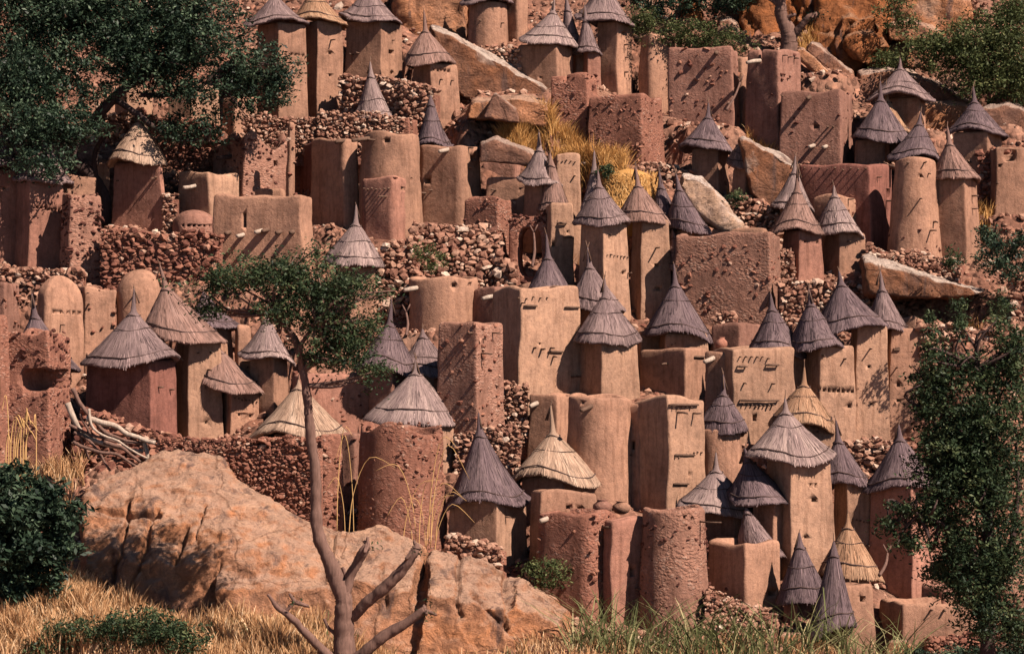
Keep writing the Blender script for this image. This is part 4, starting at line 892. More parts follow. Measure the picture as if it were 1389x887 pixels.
hull([
 [(108, 940, y0-1), (350, 960, y0-1.6), (112, 760, y0+.3), (350, 770, y0-.6), (120, 665, y0+2.6), (300, 700, y0+1), (212, 622, y0+4.2), (225, 612, y0+4.6), (300, 619, y0+4.4), (335, 650, y0+3.6), (120, 690, y0+8), (340, 690, y0+8), (330, 940, y0+8), (110, 940, y0+8)],
 [(290, 960, y0-1.8), (500, 960, y0-1.8), (290, 800, y0-1.2), (440, 800, y0-.8), (300, 700, y0+1.4), (330, 648, y0+3.4), (395, 690, y0+3.3), (440, 716, y0+2.6), (480, 740, y0+2), (310, 700, y0+8), (480, 750, y0+8), (300, 960, y0+8), (500, 960, y0+8)],
 [(430, 960, y0-1.7), (585, 960, y0-1.4), (440, 780, y0-.4), (560, 800, y0-.6), (450, 722, y0+2.2), (520, 722, y0+2.3), (570, 742, y0+1.8), (450, 740, y0+7), (580, 760, y0+7), (440, 960, y0+7), (600, 960, y0+7)],
 [(560, 960, y0-1.8), (700, 960, y0-1.8), (575, 800, y0-1), (690, 830, y0-1.1), (585, 748, y0+1.3), (625, 756, y0+1.5), (680, 780, y0+1.4), (700, 790, y0+1.4), (590, 770, y0+6.5), (690, 800, y0+6), (560, 960, y0+6), (700, 960, y0+6)],
 [(690, 970, y0-1.6), (785, 960, y0-.8), (695, 815, y0-.7), (760, 850, y0-.6), (700, 786, y0+1.3), (745, 800, y0+1.3), (772, 824, y0+1.2), (780, 870, y0+1.2), (700, 800, y0+5), (770, 840, y0+5), (700, 960, y0+5), (780, 960, y0+5)],
], vox=0.075, amp=0.24, soft=3, mat='rock', name='boulder', grooves=[((622, 760), (624, 830), .10, .2), ((686, 790), (690, 850), .09, .2), ((168, 690), (140, 850), .1, .35), ((205, 700), (168, 840), .1, .3), ((250, 720), (236, 760), .1, .3), ((268, 690), (266, 740), .06, .2), ((448, 735), (452, 790), .08, .15), ((520, 770), (525, 820), .08, .15), ((120, 700), (210, 706), .1, .35), ((300, 760), (285, 810), .08, .25), ((640, 800), (700, 860), .08, .2)], label='huge weathered orange and grey boulder across the bottom left, cracked on its left face', ridge=0)
def slab(label, top, bot, Yf, depth, back_dv=-8, **k):
    pts = [(u, v, Yf) for u, v in top+bot] + [(u, v+back_dv, Yf+depth) for u, v in top] + [(u, v-2, Yf+depth) for u, v in bot]
    if k.pop('pad', True):
        uc = sum(u for u, v in bot)/len(bot); vb_ = sum(v for u, v in bot)/len(bot); c = P(uc, vb_, Yf+depth/2); w = (max(u for u, v in bot)-min(u for u, v in bot))*Yf/F
        PADS.append((c.x, c.y, min(w*.35, 2.5), c.z+.15, 1.0))
    return hull([pts], label=label, **k)
RG = 'rocks among the houses'
slab('long pale slanting slab rock with rusty front, right of the rounded brown cap', [(585, 38), (610, 48), (655, 80), (745, 122)], [(600, 112), (650, 150), (745, 138)], 123.6, 2.0, -5, mat='rockslab', amp=.15, group=RG, vox=.12)
slab('lower pale rock shelf joined below the long slanting slab', [(640, 138), (700, 132), (745, 142)], [(630, 164), (745, 172)], 119.5, 2.5, -5, mat='rock', amp=.15, group=RG, vox=.12)
slab('pale pointed grey boulder left of the yellow grass', [(672, 126), (668, 132), (690, 140), (700, 150)], [(655, 160), (705, 168)], 118.4, 1.2, -3, mat='rockgrey', amp=.1, group=RG, vox=.08)
slab('pale smooth rock left of the yellow grass, above the smooth low house', [(650, 196), (672, 188), (720, 208), (730, 214)], [(650, 222), (735, 226)], 114.8, 2.2, -5, mat='rockgrey', amp=.1, group=RG, vox=.09)
slab('brilliant white slanting rock right of the dark caps, in the middle of the slope', [(925, 238), (950, 242), (1005, 308), (980, 290)], [(922, 254), (945, 286), (980, 314), (1006, 316)], 112.0, 1.6, -5, mat='rockwhite', amp=.22, group=RG, vox=.09)
slab('big overhanging rock shelf on the right, black shade beneath it', [(1172, 354), (1215, 368), (1320, 390), (1340, 397)], [(1176, 398), (1210, 402), (1290, 408), (1330, 402)], 107.2, 4.5, -6, pad=False, mat='rockslab', amp=.18, group=RG, vox=.11)
slab('white cylindrical looking rock splinter at the foot of the orange cliff', [(1100, 58), (1112, 62), (1158, 100)], [(1092, 68), (1150, 118), (1158, 112)], 125.0, 1.4, -3, mat='rockgrey', amp=.12, group=RG, vox=.09)
slab('smaller dark rock splinter leaning beside the white one', [(1080, 68), (1090, 66), (1148, 118)], [(1078, 78), (1120, 112), (1140, 128)], 124.4, 1.2, -3, mat='rock', amp=.12, group=RG, vox=.09)
slab('smooth pink rounded rock behind the highest granary on the right', [(1165, 100), (1200, 94), (1225, 98), (1260, 112), (1318, 142)], [(1160, 142), (1168, 160), (1320, 165), (1240, 168)], 124.5, 4, -4, mat='rockgrey', amp=.16, group=RG, vox=.12)
slab('wide reddish rock apron behind the right hand caps', [(1222, 142), (1318, 142), (1385, 165)], [(1200, 220), (1400, 205)], 123.2, 4, -4, mat='rock', amp=.2, group=RG, vox=.14)
slab('pale hump of rock at the right edge, under the dark shrubs', [(1330, 148), (1365, 142), (1400, 152)], [(1325, 172), (1400, 180)], 120, 3, -2, mat='rockgrey', amp=.16, group=RG, vox=.12)
slab('rusty brown rock face between the small slumped cap and the broad brown house', [(1005, 190), (1060, 212), (1082, 228)], [(1018, 262), (1040, 285), (1075, 285)], 115.2, 2.0, -4, mat='rockslab', amp=.18, group=RG, vox=.1)
slab('orange stone lump above the wide brown house, in the scrub', [(928, 0), (945, -6), (950, 20)], [(925, 30), (952, 34)], 129.5, 2, -2, mat='rockred', amp=.15, group=RG, vox=.1)
slab('pinkish boulder in the green scrub at the top', [(975, 28), (990, 24), (1002, 36)], [(968, 52), (1004, 54)], 128, 1.6, -2, mat='rockgrey', amp=.12, group=RG, vox=.1)
# the cliff at the top right
hull([[(1020, -60, 130), (1100, -80, 129), (1100, 70, 128.0), (1010, 60, 129), (1000, 0, 130), (1000, -80, 140), (1110, -80, 140), (1110, 80, 136)]], mat='rockred', amp=.35, vox=.16, name='cliff', cat='cliff', label='layered pale orange cliff block left of the bare trunked tree', ridge=.3, group='cliffs at the top of the slope')
hull([[(1085, -80, 129.5), (1200, -80, 129), (1085, 60, 128), (1125, 92, 127.2), (1205, 95, 127.4), (1205, 10, 128.5), (1090, -80, 142), (1210, -80, 142), (1200, 80, 138)],
      [(1140, 20, 127.6), (1190, 20, 127.4), (1135, 70, 126.9), (1180, 95, 126.8), (1195, 60, 127), (1160, 40, 132)]], mat='rockred', amp=.4, vox=.16, name='cliff', cat='cliff', label='rusty orange cliff face with dark clefts, top right', ridge=.5, group='cliffs at the top of the slope')
slab('big tawny boulder perched at the top right', [(1205, -10), (1260, -14), (1312, 0)], [(1196, 30), (1225, 50), (1280, 58), (1318, 22)], 129, 4, -6, mat='rock', amp=.3, group=RG, vox=.13)
slab('second tawny boulder under the perched one, top right', [(1200, 34), (1235, 30), (1278, 44)], [(1205, 56), (1262, 60), (1280, 58)], 128, 3, -3, mat='rock', amp=.22, group=RG, vox=.12)
slab('orange rocks among the twigs below the tawny boulders', [(1232, 66), (1250, 62), (1262, 70)], [(1228, 92), (1262, 96)], 125.5, 1.6, -3, mat='rock', amp=.2, group=RG, vox=.1)
slab('dark rock wall filling the very top right corner', [(1300, -20), (1420, -30)], [(1310, 40), (1420, 60)], 136, 4, -10, mat='rock', amp=.4, vox=.2, group=RG)
slab('brown rock outcrop at the top edge left of the wide shaded granary', [(300, -20), (345, -20)], [(290, 30), (345, 34)], 133, 3, -6, mat='rock', amp=.3, vox=.15, group=RG)
slab('orange earth bank seen between tall granaries at the top', [(540, -20), (632, -20)], [(535, 60), (632, 70)], 130.5, 3, -10, mat='rock', amp=.35, vox=.16, group=RG)
slab('fallen block of reddish rock by the black gap at the bottom right', [(1060, 862), (1088, 858), (1100, 868)], [(1055, 900), (1100, 910)], 90.8, 1, -3, mat='rock', amp=.12, vox=.07, group=RG)
slab('leaning block of reddish rock below the golden bundle cap', [(1205, 870), (1228, 868), (1240, 880)], [(1196, 905), (1240, 905)], 91.2, .9, -3, mat='rock', amp=.1, vox=.07, group=RG)

build_ground()
rubble('loose fallen stones strewn over the upper slope', -10, 1400, -40, 330, 6800, (.14, .5))
rubble('loose fallen stones strewn over the lower slope', -10, 1400, 330, 900, 8200, (.12, .42))
rubble('smaller reddish stones scattered over the whole slope', -10, 1400, -20, 900, 4200, (.1, .34), 'redst')


# ================= foliage =================
def leaf_cloud(name, centers, radii, n_clump, per, ls, mat, parent=None, loc=None, clump_r=0.3, asp=0.42, hollow=0.35, up=0.4, droop=0.0):
    c = np.array([x[:] for x in centers]); r = np.array(radii, float)
    w = r.prod(1)**0.8; w /= w.sum(); k = rng.choice(len(c), n_clump, p=w)
    d = rng.normal(size=(n_clump, 3)); d /= np.linalg.norm(d, axis=1)[:, None]
    rad = (hollow + (1-hollow)*rng.random(n_clump)**0.75)*(1+0.22*np.abs(rng.normal(size=n_clump)))
    cc = c[k] + d*rad[:, None]*r[k]
    cr = clump_r*rng.uniform(.5, 1.4, n_clump)
    N = n_clump*per
    p = np.repeat(cc, per, 0) + rng.normal(size=(N, 3))*np.repeat(cr, per)[:, None]*np.array([.6, .6, .42])
    tone = np.clip(np.repeat(rng.normal(.42, .24, n_clump), per) + rng.normal(0, .15, N), 0, 1)
    nrm = rng.normal(size=(N, 3)); nrm[:, 2] = np.abs(nrm[:, 2])+up; nrm /= np.linalg.norm(nrm, axis=1)[:, None]
    a = rng.normal(size=(N, 3)); a[:, 2] -= droop; a -= (a*nrm).sum(1)[:, None]*nrm; a /= np.linalg.norm(a, axis=1)[:, None]
    b = np.cross(nrm, a); L = (ls*rng.uniform(.6, 1.4, N))[:, None]
    V = np.stack([p-a*L*.5, p+b*L*asp*.5, p+a*L*.5, p-b*L*asp*.5], 1).reshape(-1, 3)
    if loc is not None: V = V - np.array(loc[:])
    i = np.arange(N)*4
    return mesh_obj(name, V, np.column_stack([i, i+1, i+2, i+3]), M[mat], parent, False, tone=np.repeat(tone, 4))
def tree(name, label, base, trunk, limbs, blobs, nc, per, ls, mat='leafg', bark='bark', clump_r=.3, group=None, twigs=1, cat='tree', **k):
    """trunk/limbs: list of [(u, v, Y, radius)...]; blobs: (u, v, Y, ru, rv, ry)"""
    b = P(*base); root = empty(name, b); tag(root, label, cat, group); mb = MB(); ends = []
    for path in [trunk]+limbs:
        if not path: continue
        pts, rr = smooth_path([P(u, v, Y)-b for u, v, Y, r in path], [r for *_, r in path], 5)
        pts, rr = smooth_path(pts, rr, 3); pts = [p + noise.noise_vector(p*1.3)*0.05 + noise.noise_vector(p*4)*0.02 for p in pts]; rr = [r*(1+.16*noise.noise(p*3.1)) for p, r in zip(pts, rr)]
        V, Q = tube(pts, rr, 11, .07); mb.add(V, Q); ends.append(pts)
    cs, rs = [], []
    for (u, v, Y, ru, rv, ry) in blobs:
        c = P(u, v, Y)-b; s = Y/F; cs.append(c); rs.append((ru*s, ry, rv*s))
        if twigs:
            allp = [p for e in ends for p in e]; q = min(allp, key=lambda p: (p-c).length); r0 = .07
            for _ in range(twigs*3):
                e = c + Vector((random.gauss(0, .45)*ru*s, random.gauss(0, .4)*ry, random.gauss(0, .45)*rv*s)); m = (q+e)/2 + Vector((random.gauss(0, .2), random.gauss(0, .2), random.gauss(0, .2)))
                pts, rr = smooth_path([q, m, e], [r0, r0*.6, r0*.2], 4); V, Q = tube(pts, rr, 5); mb.add(V, Q)
    if mb.V: mb.build('trunk', M[bark], root)
    leaf_cloud('crown', cs, rs, nc, per, ls, mat, root, None, clump_r, **k)
    return root
# big dark tree, upper left
Yt = 116.5
tree('broad_tree', 'huge dark leafy tree filling the upper left corner, with a bent black trunk', (140, 300, Yt),
     [(142, 302, Yt, .30), (138, 262, Yt, .27), (122, 236, Yt, .25), (100, 218, Yt, .22), (80, 170, Yt, .18), (60, 100, Yt, .12)],
     [[(128, 246, Yt, .16), (130, 205, Yt, .1), (148, 180, Yt-.5, .06)], [(95, 200, Yt, .2), (150, 138, Yt-1, .2), (190, 108, Yt-1, .17), (280, 70, Yt-1, .1)],
      [(150, 130, Yt-1, .13), (190, 158, Yt-1.5, .12), (235, 188, Yt-1.5, .09), (285, 192, Yt-1.5, .06)], [(190, 130, Yt-1, .1), (260, 125, Yt-1, .08), (300, 90, Yt-1, .05)]],
     [(30, 40, Yt, 70, 60, 2.5), (110, 30, Yt, 80, 55, 2.5), (200, 40, Yt, 80, 55, 2.5), (265, 60, Yt-1, 70, 50, 2), (335, 105, Yt-1, 55, 48, 1.6), (375, 105, Yt-1, 30, 35, 1), (60, 110, Yt-2, 85, 60, 2.2), (30, 180, Yt-4, 50, 45, 2), (85, 175, Yt-3.5, 50, 36, 1.6), (60, 225, Yt-5, 42, 24, 1.2), (20, 120, Yt-3, 50, 60, 2),
      (215, 90, Yt-1, 60, 38, 2), (170, 75, Yt-1, 50, 50, 2), (260, 125, Yt-1.5, 50, 24, 1.3), (240, 175, Yt-1.5, 45, 22, 1), (280, 178, Yt-1.5, 26, 18, .8), (330, 145, Yt-1, 25, 22, .9), (100, 0, Yt, 130, 40, 2.5), (250, 5, Yt, 60, 35, 2)],
     2700, 38, .165, 'leaf', 'darkbark', clump_r=.34, hollow=.15)
# thin tree in the foreground
Yn = 86.0
tree('thin_tree', 'thin foreground tree with lopped lower branches and a flat light green crown', (462, 920, Yn),
     [(462, 925, Yn, .36), (466, 900, Yn, .33), (466, 830, Yn, .28), (462, 800, Yn, .25), (447, 762, Yn, .205), (430, 715, Yn, .18), (428, 650, Yn, .165), (422, 590, Yn, .145), (415, 520, Yn, .12), (404, 470, Yn, .1), (385, 440, Yn, .07), (372, 425, Yn, .04)],
     [[(464, 812, Yn, .19), (478, 775, Yn, .15), (492, 750, Yn-.2, .15), (500, 740, Yn-.2, .1)], [(478, 838, Yn, .15), (500, 815, Yn-.3, .17), (535, 785, Yn-.6, .17), (562, 750, Yn-.8, .12), (566, 738, Yn-.8, .05)],
      [(466, 905, Yn, .22), (500, 880, Yn-.4, .17), (540, 850, Yn-.6, .15), (575, 828, Yn-.8, .12)], [(460, 905, Yn, .2), (430, 875, Yn-.3, .13), (395, 838, Yn-.5, .1), (375, 822, Yn-.5, .07), (362, 806, Yn-.5, .04)], [(386, 830, Yn-.5, .06), (396, 818, Yn-.5, .05), (402, 814, Yn-.5, .03)],
      [(464, 868, Yn, .08), (446, 850, Yn, .05), (440, 838, Yn, .05)], [(404, 470, Yn, .09), (414, 500, Yn, .08)] if False else [(410, 500, Yn, .1), (408, 466, Yn-.3, .07), (430, 440, Yn-.5, .04)], [(470, 780, Yn, .05), (465, 768, Yn, .05)]],
     [(300, 385, Yn, 45, 24, 1.2), (345, 372, Yn, 48, 24, 1.4), (395, 375, Yn, 48, 30, 1.6), (440, 395, Yn, 48, 34, 1.6), (480, 385, Yn-.3, 38, 20, 1.2), (385, 420, Yn-.3, 40, 26, 1.3), (440, 440, Yn, 50, 38, 1.6), (475, 470, Yn, 34, 34, 1.3), (430, 485, Yn, 22, 16, .8), (508, 505, Yn-.2, 20, 20, .8), (515, 398, Yn, 28, 10, .7), (290, 420, Yn, 38, 14, .9), (500, 440, Yn, 22, 22, .9), (420, 340, Yn, 30, 10, .7), (465, 495, Yn, 30, 10, .7), (566, 742, Yn-.8, 8, 7, .2), (578, 828, Yn-.8, 8, 6, .2), (500, 738, Yn-.2, 8, 6, .2), (400, 816, Yn-.5, 6, 4, .15)],
     980, 24, .12, 'leafg', 'bark', clump_r=.26, hollow=.0)
# right hand tree
Yr = 81.0
tree('leafy_tree', 'dark green feathery tree filling the right edge in front of the stone walls', (1345, 1080, Yr),
     [(1345, 1085, Yr, .25), (1342, 900, Yr, .22), (1335, 800, Yr, .18), (1340, 700, Yr, .14), (1330, 600, Yr, .1), (1325, 500, Yr, .05)],
     [[(1338, 780, Yr, .12), (1290, 720, Yr-.5, .08), (1230, 690, Yr-.8, .04)], [(1338, 700, Yr, .1), (1300, 640, Yr, .07), (1262, 560, Yr, .03)], [(1340, 820, Yr, .12), (1375, 720, Yr, .08), (1380, 600, Yr, .04)]],
     [(1275, 520, Yr, 34, 34, 1), (1255, 560, Yr, 26, 30, .8), (1262, 640, Yr, 26, 20, .7), (1275, 780, Yr, 24, 24, .8), (1262, 480, Yr, 18, 30, .7), (1300, 575, Yr, 45, 40, 1.4), (1340, 575, Yr, 70, 48, 1.6), (1290, 610, Yr, 60, 30, 1.2), (1265, 700, Yr, 40, 22, 1), (1375, 500, Yr, 26, 50, 1.2), (1340, 510, Yr, 22, 40, .9), (1340, 660, Yr, 60, 60, 2), (1290, 660, Yr-.3, 40, 40, 1.3), (1350, 760, Yr, 55, 70, 2), (1290, 740, Yr-.5, 26, 30, 1), (1262, 690, Yr-.5, 26, 22, .9), (1225, 690, Yr-.8, 26, 10, .7), (1205, 715, Yr-.8, 20, 14, .7), (1235, 735, Yr-.8, 34, 14, .8), (1375, 470, Yr, 20, 24, .8), (1310, 500, Yr, 24, 26, .8), (1245, 520, Yr, 12, 26, .6), (1270, 600, Yr, 20, 20, .8), (1375, 850, Yr, 30, 30, 1), (1330, 830, Yr-.5, 30, 45, 1), (1300, 790, Yr-.6, 26, 40, .9), (1320, 620, Yr-.4, 50, 50, 1.2), (1300, 445, Yr, 8, 22, .4), (1355, 445, Yr, 9, 22, .4)],
     2500, 26, .13, 'leafg', 'darkbark', clump_r=.24, hollow=.0)
# bare trunked tree at the top
Yk = 126.5
tree('bare_tree', 'thick trunked tree with stumpy pruned limbs at the top, before the orange cliff', (1068, 72, Yk),
     [(1070, 80, Yk, .42), (1070, 55, Yk, .36), (1068, 40, Yk, .34), (1060, 20, Yk, .26), (1058, 0, Yk, .24), (1052, -40, Yk, .2)],
     [[(1074, 48, Yk, .22), (1086, 36, Yk-.3, .15), (1098, 24, Yk-.5, .14), (1108, 20, Yk-.5, .1)], [(1062, 15, Yk, .15), (1052, 4, Yk, .12), (1040, -4, Yk, .08), (1025, -14, Yk, .05)], [(1062, 28, Yk, .12), (1074, 22, Yk-.2, .08), (1080, 20, Yk-.2, .06)]],
     [(1106, 22, Yk-.5, 12, 9, .4), (1085, -25, Yk, 45, 14, .8), (1020, -20, Yk, 22, 8, .6)], 60, 26, .15, 'leaf', 'bark', clump_r=.22)
# shrubs
def shrub(label, base, blobs, nc, per, ls, mat='leaf', **k):
    return tree('shrub', label, base, [], [], blobs, nc, per, ls, mat, twigs=0, cat='shrub', group='shrubs on the slope', **k)
shrub('glossy dark green bush at the left edge beside the big boulder', (40, 830, 87.5), [(25, 700, 87.5, 46, 30, 1.2), (0, 655, 87.5, 34, 22, 1), (62, 668, 87.5, 20, 12, .6), (80, 705, 87.5, 28, 16, .7), (50, 745, 87.5, 40, 22, 1), (95, 748, 87.5, 18, 10, .5), (0, 750, 87.5, 34, 34, 1.2), (60, 785, 87.5, 30, 14, .8), (10, 800, 87.5, 30, 14, .9), (30, 640, 87.5, 14, 10, .4), (104, 690, 87.5, 10, 8, .4), (40, 722, 87.8, 60, 55, .8)], 700, 24, .22, 'leaf', clump_r=.24, hollow=.3, asp=.42, droop=.8)
shrub('low green bush growing in the dry grass at the bottom left', (170, 900, 85), [(110, 862, 85, 52, 20, .7), (185, 852, 85, 52, 22, .8), (238, 868, 85, 38, 18, .7), (70, 876, 85, 30, 14, .6)], 420, 28, .12, 'leafg', clump_r=.22)
shrub('dark thicket covering the top right corner behind the caps', (1330, 150, 123.5), [(1300, 70, 123.5, 60, 38, 2), (1350, 60, 124, 60, 50, 2), (1385, 100, 123, 40, 50, 2), (1330, 110, 123, 45, 30, 1.5), (1255, 60, 123.6, 40, 16, 1), (1225, 80, 123.6, 24, 12, .8), (1380, 20, 125, 40, 40, 2)], 900, 26, .17, 'leafo', clump_r=.36, hollow=.1)
shrub('small dark bush clinging to the cliff beside the tawny boulder', (1212, 40, 126.5), [(1212, 18, 126.5, 24, 26, .8), (1200, 85, 126.2, 18, 18, .7), (1230, 30, 126.5, 14, 12, .6)], 120, 24, .14, 'leafo', clump_r=.25)
shrub('leafy dark tree crowns at the top edge above the rounded mud tower', (905, 30, 129), [(895, 0, 129, 45, 24, 1.2), (975, 2, 129, 34, 18, 1.2), (940, -18, 129, 60, 16, 1.2), (1000, -8, 129, 30, 18, 1)], 260, 26, .17, 'leaf', clump_r=.3)
shrub('pale green scrub along the back of the wide brown house', (935, 66, 126), [(900, 44, 126.5, 40, 18, .8), (950, 46, 126.5, 40, 18, .8), (985, 58, 126, 34, 16, .8), (870, 30, 127, 22, 20, .8)], 340, 26, .12, 'leafo', clump_r=.25, up=1.0)
shrub('green weed on the bank of pale stones', (585, 370, 106.5), [(585, 352, 106.3, 22, 16, .5), (565, 338, 106.6, 10, 10, .4)], 60, 20, .1, 'leafo', clump_r=.15)
shrub('tuft of green leaves in the hollow beside the straw heap', (822, 245, 113), [(822, 232, 112.8, 12, 8, .4)], 26, 20, .12, 'leafg', clump_r=.15)
shrub('green plant on stones left of the small slumped brown cap', (998, 280, 111), [(998, 268, 110.6, 9, 9, .4)], 24, 20, .12, 'leafg', clump_r=.15)
shrub('dark bushes right of the tall granary with the finger like tip', (1360, 350, 108.5), [(1350, 345, 108.5, 26, 18, .9), (1385, 330, 108.5, 18, 16, .8), (1340, 318, 109, 14, 12, .6), (1370, 365, 108, 26, 14, .8)], 170, 24, .14, 'leaf', clump_r=.25)
shrub('young leafy shoots before the black shade of the overhanging rock', (1300, 440, 102), [(1300, 425, 102, 12, 24, .4), (1358, 420, 102, 14, 24, .5), (1262, 436, 102, 8, 14, .3)], 90, 22, .12, 'leafg', clump_r=.18)
shrub('weeds growing against the foot of the tall granary right of the round tapering tower', (1292, 362, 106), [(1290, 352, 106, 14, 12, .4)], 30, 20, .12, 'leafg', clump_r=.16)
shrub('dark undergrowth in the bottom right corner', (1340, 905, 89.5), [(1330, 890, 89.5, 60, 12, .8), (1385, 880, 89.5, 20, 18, .6), (1245, 888, 89.5, 20, 8, .5)], 200, 22, .12, 'leaf', clump_r=.2)
shrub('green weeds with grass beside the tall bluish capped granary foot', (760, 800, 93.5), [(748, 778, 93.4, 22, 22, .5), (720, 772, 93.6, 12, 14, .4)], 70, 20, .12, 'leafo', clump_r=.18)

# ================= grasses =================
def grass(label, regs, hgt, mat, name='dry_grass', w=.02, bend=.35, dy=0.0, near=False):
    """regs: (u0, u1, v_foot0, v_foot1, count)"""
    Vs = []; Tn = []
    for (u0, u1, v0, v1, n) in regs:
        u = rng.uniform(u0, u1, n); v = rng.uniform(v0, v1, n); Y = v if near else 67.24/(0.62+(v-443.5)/4000)+dy; X = (u-U0)*Y/F
        clump = rng.integers(0, max(2, n//14), n); ox = rng.normal(0, .3, (n,)) * 0; Z = hT(X, Y)-.05
        pn = np.sin(X*2.1+1)*np.sin(Y*1.7)+.6*np.sin(X*5.3+Y*3.1)+.5*np.sin(X*.9-Y*4.3)
        h = hgt*rng.uniform(.35, 1.15, n)*np.clip(.8+.25*pn, .35, 1.5); a = rng.uniform(0, 6.283, n); bd = h*bend*rng.uniform(.2, 1.6, n)
        ta = rng.uniform(0, 3.1416, n); tx, ty = np.cos(ta), np.sin(ta)
        for k, (t, ww) in enumerate(((0, 1), (.5, .9), (.85, .6), (1, .1))):
            dx = np.cos(a)*bd*t*t; dyy = np.sin(a)*bd*t*t; z = Z+h*t*(1-.2*t*bend)
            for sg in (-1, 1): Vs.append(np.column_stack([X+dx+sg*tx*w*ww/2, Y+dyy+sg*ty*w*ww/2, z]))
        h = np.where((pn < -.45) & (rng.random(n) < .8), h*.25, h)
        tn = np.clip(rng.normal(.45, .25, n)-.12*pn, 0, 1); Tn.append(np.repeat(tn[None], 8, 0))
    out, Fc, T2, off = [], [], [], 0
    for r in range(len(regs)):
        blk = np.stack(Vs[r*8:(r+1)*8], 1); n = len(blk); out.append(blk.reshape(-1, 3)); i = np.arange(n)*8+off
        for k in (0, 2, 4): Fc.append(np.column_stack([i+k, i+k+1, i+k+3, i+k+2]))
        T2.append(Tn[r].T.reshape(-1)); off += n*8
    return tag(mesh_obj(name, np.concatenate(out), np.concatenate(Fc), M[mat], None, False, tone=np.concatenate(T2)), label, kind='stuff')
grass('bright yellow dry grass on the bank below the stony mud huts', [(680, 790, 198, 228, 5200), (770, 850, 212, 262, 4200)], 1.15, 'yellow', bend=.45, w=.03)
grass('dry orange grass at the bottom left in front of the boulder', [(-20, 130, 84.5, 91.5, 11000), (110, 440, 84.5, 89.6, 15000), (420, 720, 84.5, 88.6, 6000)], .9, 'dry', w=.035, near=True)
grass('green and straw coloured weeds mixed in the dry grass, bottom left', [(-20, 720, 84.5, 89.5, 1500)], .7, 'reed', 'weeds', w=.035, near=True)
grass('dry tufts around the ruined hut at the left edge', [(-10, 100, 640, 690, 900), (60, 115, 610, 660, 700)], .9, 'dry', w=.03)
grass('dry grass and stubble at the bottom in front of the fat round tower', [(700, 1240, 85, 90.5, 9000)], .5, 'dry', w=.03, near=True)
grass('long green and yellowing reeds at the foot of the lower houses', [(775, 960, 88.5, 91.5, 380), (960, 1060, 88, 91, 190), (1060, 1240, 88, 90.5, 240)], 2.1, 'reed', 'reeds', w=.05, bend=.75, near=True)
grass('tufts of yellow grass in pockets between the houses', [(1012, 1050, 170, 215, 700), (1086, 1110, 60, 80, 400), (680, 705, 470, 540, 500), (688, 702, 540, 560, 200), (1300, 1345, 270, 330, 500), (1260, 1330, 420, 432, 160), (985, 1010, 255, 262, 80), (560, 640, 350, 372, 160)], .8, 'yellow', w=.025)
# straw heap beside the dark caps
def heap():
    b = P(856, 292, 113.2); root = None
    V, Q = body(True, 1.25, .9, 1.25, .75, top='dome', dome=.45, amp=1.8, deep=.8)
    o = mesh_obj('straw_heap', V, Q, M['yellow'], None, True, tone=[.45]*len(V), loc=b, rot=(0, 0, .2)); tag(o, 'golden heap of straw behind the steep dark caps', 'straw heap')
    n = 1500; a = rng.uniform(-3.4, .4, n); t = rng.uniform(0, 1, n); V = []
    for i in range(n):
        r = 1-.25*t[i]; p = Vector((1.27*r*math.cos(a[i]), .92*r*math.sin(a[i]), t[i]*1.55)); d = Vector((rng.normal(0, .5), rng.normal(0, .2), rng.normal(0, 1))).normalized()*.18; w = Vector((.012, 0, .004))
        V += [p-w, p+w, p+d+w, p+d-w]
    i = np.arange(n)*4; mesh_obj('loose_straw', [v[:] for v in V], np.column_stack([i, i+1, i+2, i+3]), M['yellow'], o, False, tone=np.repeat(rng.random(n), 4))
heap()

# ================= small things =================
def branch_pile():
    root = empty('branch_pile', P(150, 615, 98.2)); tag(root, 'pile of crooked bare branches below the large grey capped granary', 'branches')
    Yp = 98.4; L = [[(92, 545), (110, 585), (135, 600), (195, 612)], [(98, 528), (118, 560), (150, 590), (200, 605)], [(95, 575), (130, 592), (170, 600), (210, 598)], [(118, 568), (150, 575), (180, 592), (212, 600)], [(100, 600), (130, 612), (160, 618), (190, 635)],
         [(110, 560), (122, 588), (140, 604)], [(195, 598), (200, 620), (188, 650)], [(100, 588), (126, 602), (150, 640)], [(140, 600), (165, 606), (192, 628)], [(120, 555), (128, 580), (160, 600), (200, 622)], [(95, 560), (108, 590), (120, 625)]]
    for i, l in enumerate(L):
        r = .11 if i in (0, 3) else random.uniform(.04, .08); pts = [P(u, v, Yp-.12*(i % 5)+random.uniform(-.1, .1))-root.location for u, v in l]
        pts, rr = smooth_path(pts, [r*(1-.5*k/len(l)) for k in range(len(l))], 5); pts = [p+noise.noise_vector(p*2+Vector((i, 0, 0)))*.07 for p in pts]
        V, Q = tube(pts, rr, 7, .1); mesh_obj('branch', V, Q, M['bark'] if i % 3 else M['palewood'], root)
branch_pile()
def stalks():
    root = empty('dry_stalks', P(540, 760, 94.6)); tag(root, 'long yellow dry stalks arching over the round ruined tower', 'dry plant')
    for i in range(15):
        u = random.choice((random.gauss(568, 12), random.gauss(472, 12), random.gauss(590, 9))); v0 = random.uniform(720, 770); h = random.uniform(60, 160); k = random.choice((-1, 1))*random.uniform(15, 65)
        Y = 94.4+random.uniform(-.5, .3); r = .015
        pts = [P(u, v0, Y), P(u+k*.1, v0-h*.5, Y), P(u+k*.45, v0-h*.92, Y-.1), P(u+k, v0-h*random.uniform(.6, 1.0), Y-.2)]
        pts, rr = smooth_path([p-root.location for p in pts], [r, r*.9, r*.7, r*.3], 4); V, Q = tube(pts, rr, 4); mesh_obj('stalk', V, Q, M['drystalk'], root)
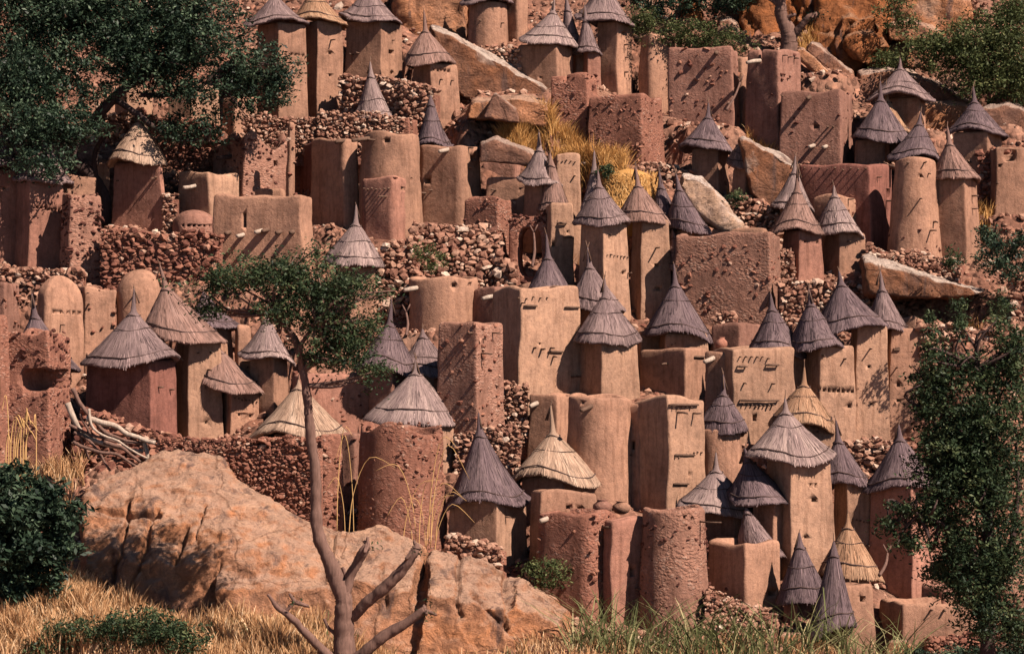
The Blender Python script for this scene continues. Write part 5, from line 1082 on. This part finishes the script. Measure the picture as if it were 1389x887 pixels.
M['drystalk'] = newmat('dry_stalk')[0]; M['drystalk'].node_tree.nodes['Principled BSDF'].inputs['Base Color'].default_value = (.55, .34, .14, 1)
stalks()
def stalk_left():
    root = empty('dry_stalks', P(20, 640, 96)); tag(root, 'bent dry millet stalks at the left edge before the ruined hut', 'dry plant')
    for i in range(11):
        u = random.gauss(20, 13); h = random.uniform(60, 115); k = random.uniform(-15, 30); pts = [P(u, 650, 96), P(u, 650-h*.6, 96), P(u+k*.4, 650-h, 95.9), P(u+k, 650-h*.8, 95.8)]
        pts, rr = smooth_path([p-root.location for p in pts], [.022, .02, .016, .01], 4); V, Q = tube(pts, rr, 4); mesh_obj('stalk', V, Q, M['drystalk'], root)
stalk_left()
def lathe(name, prof, mat, label, cat, loc, group=None, n=20):
    V, Q = [], []
    for r, z in prof:
        for k in range(n): a = 6.2832*k/n; V.append((r*math.cos(a), r*math.sin(a), z))
    for i in range(len(prof)-1):
        for k in range(n): Q.append((i*n+k, i*n+(k+1) % n, (i+1)*n+(k+1) % n, (i+1)*n+k))
    Q.append(tuple(range(n-1, -1, -1)))
    o = mesh_obj(name, V, Q, M[mat], None, True, loc=loc); return tag(o, label, cat, group)
M['clay'] = mud('clay_pot', (0.36, 0.165, 0.115))
PP = [(.08, 0), (.17, .05), (.23, .17), (.22, .28), (.14, .36), (.12, .40), (.15, .43), (.13, .43), (.10, .40), (.12, .34)]
lathe('clay_pot', PP, 'clay', 'round reddish clay pot on the roof below the dark wide cap', 'pot', P(978, 474, 103.6), n=24)
lathe('clay_pot', [(r*1.35, z*1.1) for r, z in PP], 'brown', 'dark round pot on the roof left of the fat studded tower', 'pot', P(817, 697, 95.6))
lathe('clay_pot', [(r*1.3, z*1.0) for r, z in PP], 'tan', 'pale round pot right of the dark one, by the fat studded tower', 'pot', P(843, 697, 96.2))
def ladder(label, u0, v0, u1, v1, Y):
    a, b = P(u0, v0, Y), P(u1, v1, Y+.6); pts, rr = smooth_path([a, (a+b)/2+Vector((.06, -.05, 0)), b], [.055, .05, .035], 5)
    V, Q = tube([p-a for p in pts], rr, 7, .1); o = mesh_obj('forked_pole', V, Q, M['bark'], None, loc=a); tag(o, label, 'pole')
    V, Q = tube([pts[-1]-a, pts[-1]-a+Vector((.14, 0, .3))], [.035, .02], 6); mesh_obj('fork', V, Q, M['bark'], o)
    V, Q = tube([pts[-1]-a, pts[-1]-a+Vector((-.14, 0, .28))], [.035, .02], 6); mesh_obj('fork', V, Q, M['bark'], o)
ladder('leaning forked pole between the two big brown houses at the top', 985, 150, 1004, 112, 120.6)
ladder('pale crooked pole beside the black doorway', 722, 362, 724, 316, 105.0)
ladder('bleached post standing by the knobbly tipped cap', 551, 455, 551, 424, 104.5)
ladder('thin pole leaning on the shaded granary, lower right', 1193, 780, 1204, 750, 93.9)
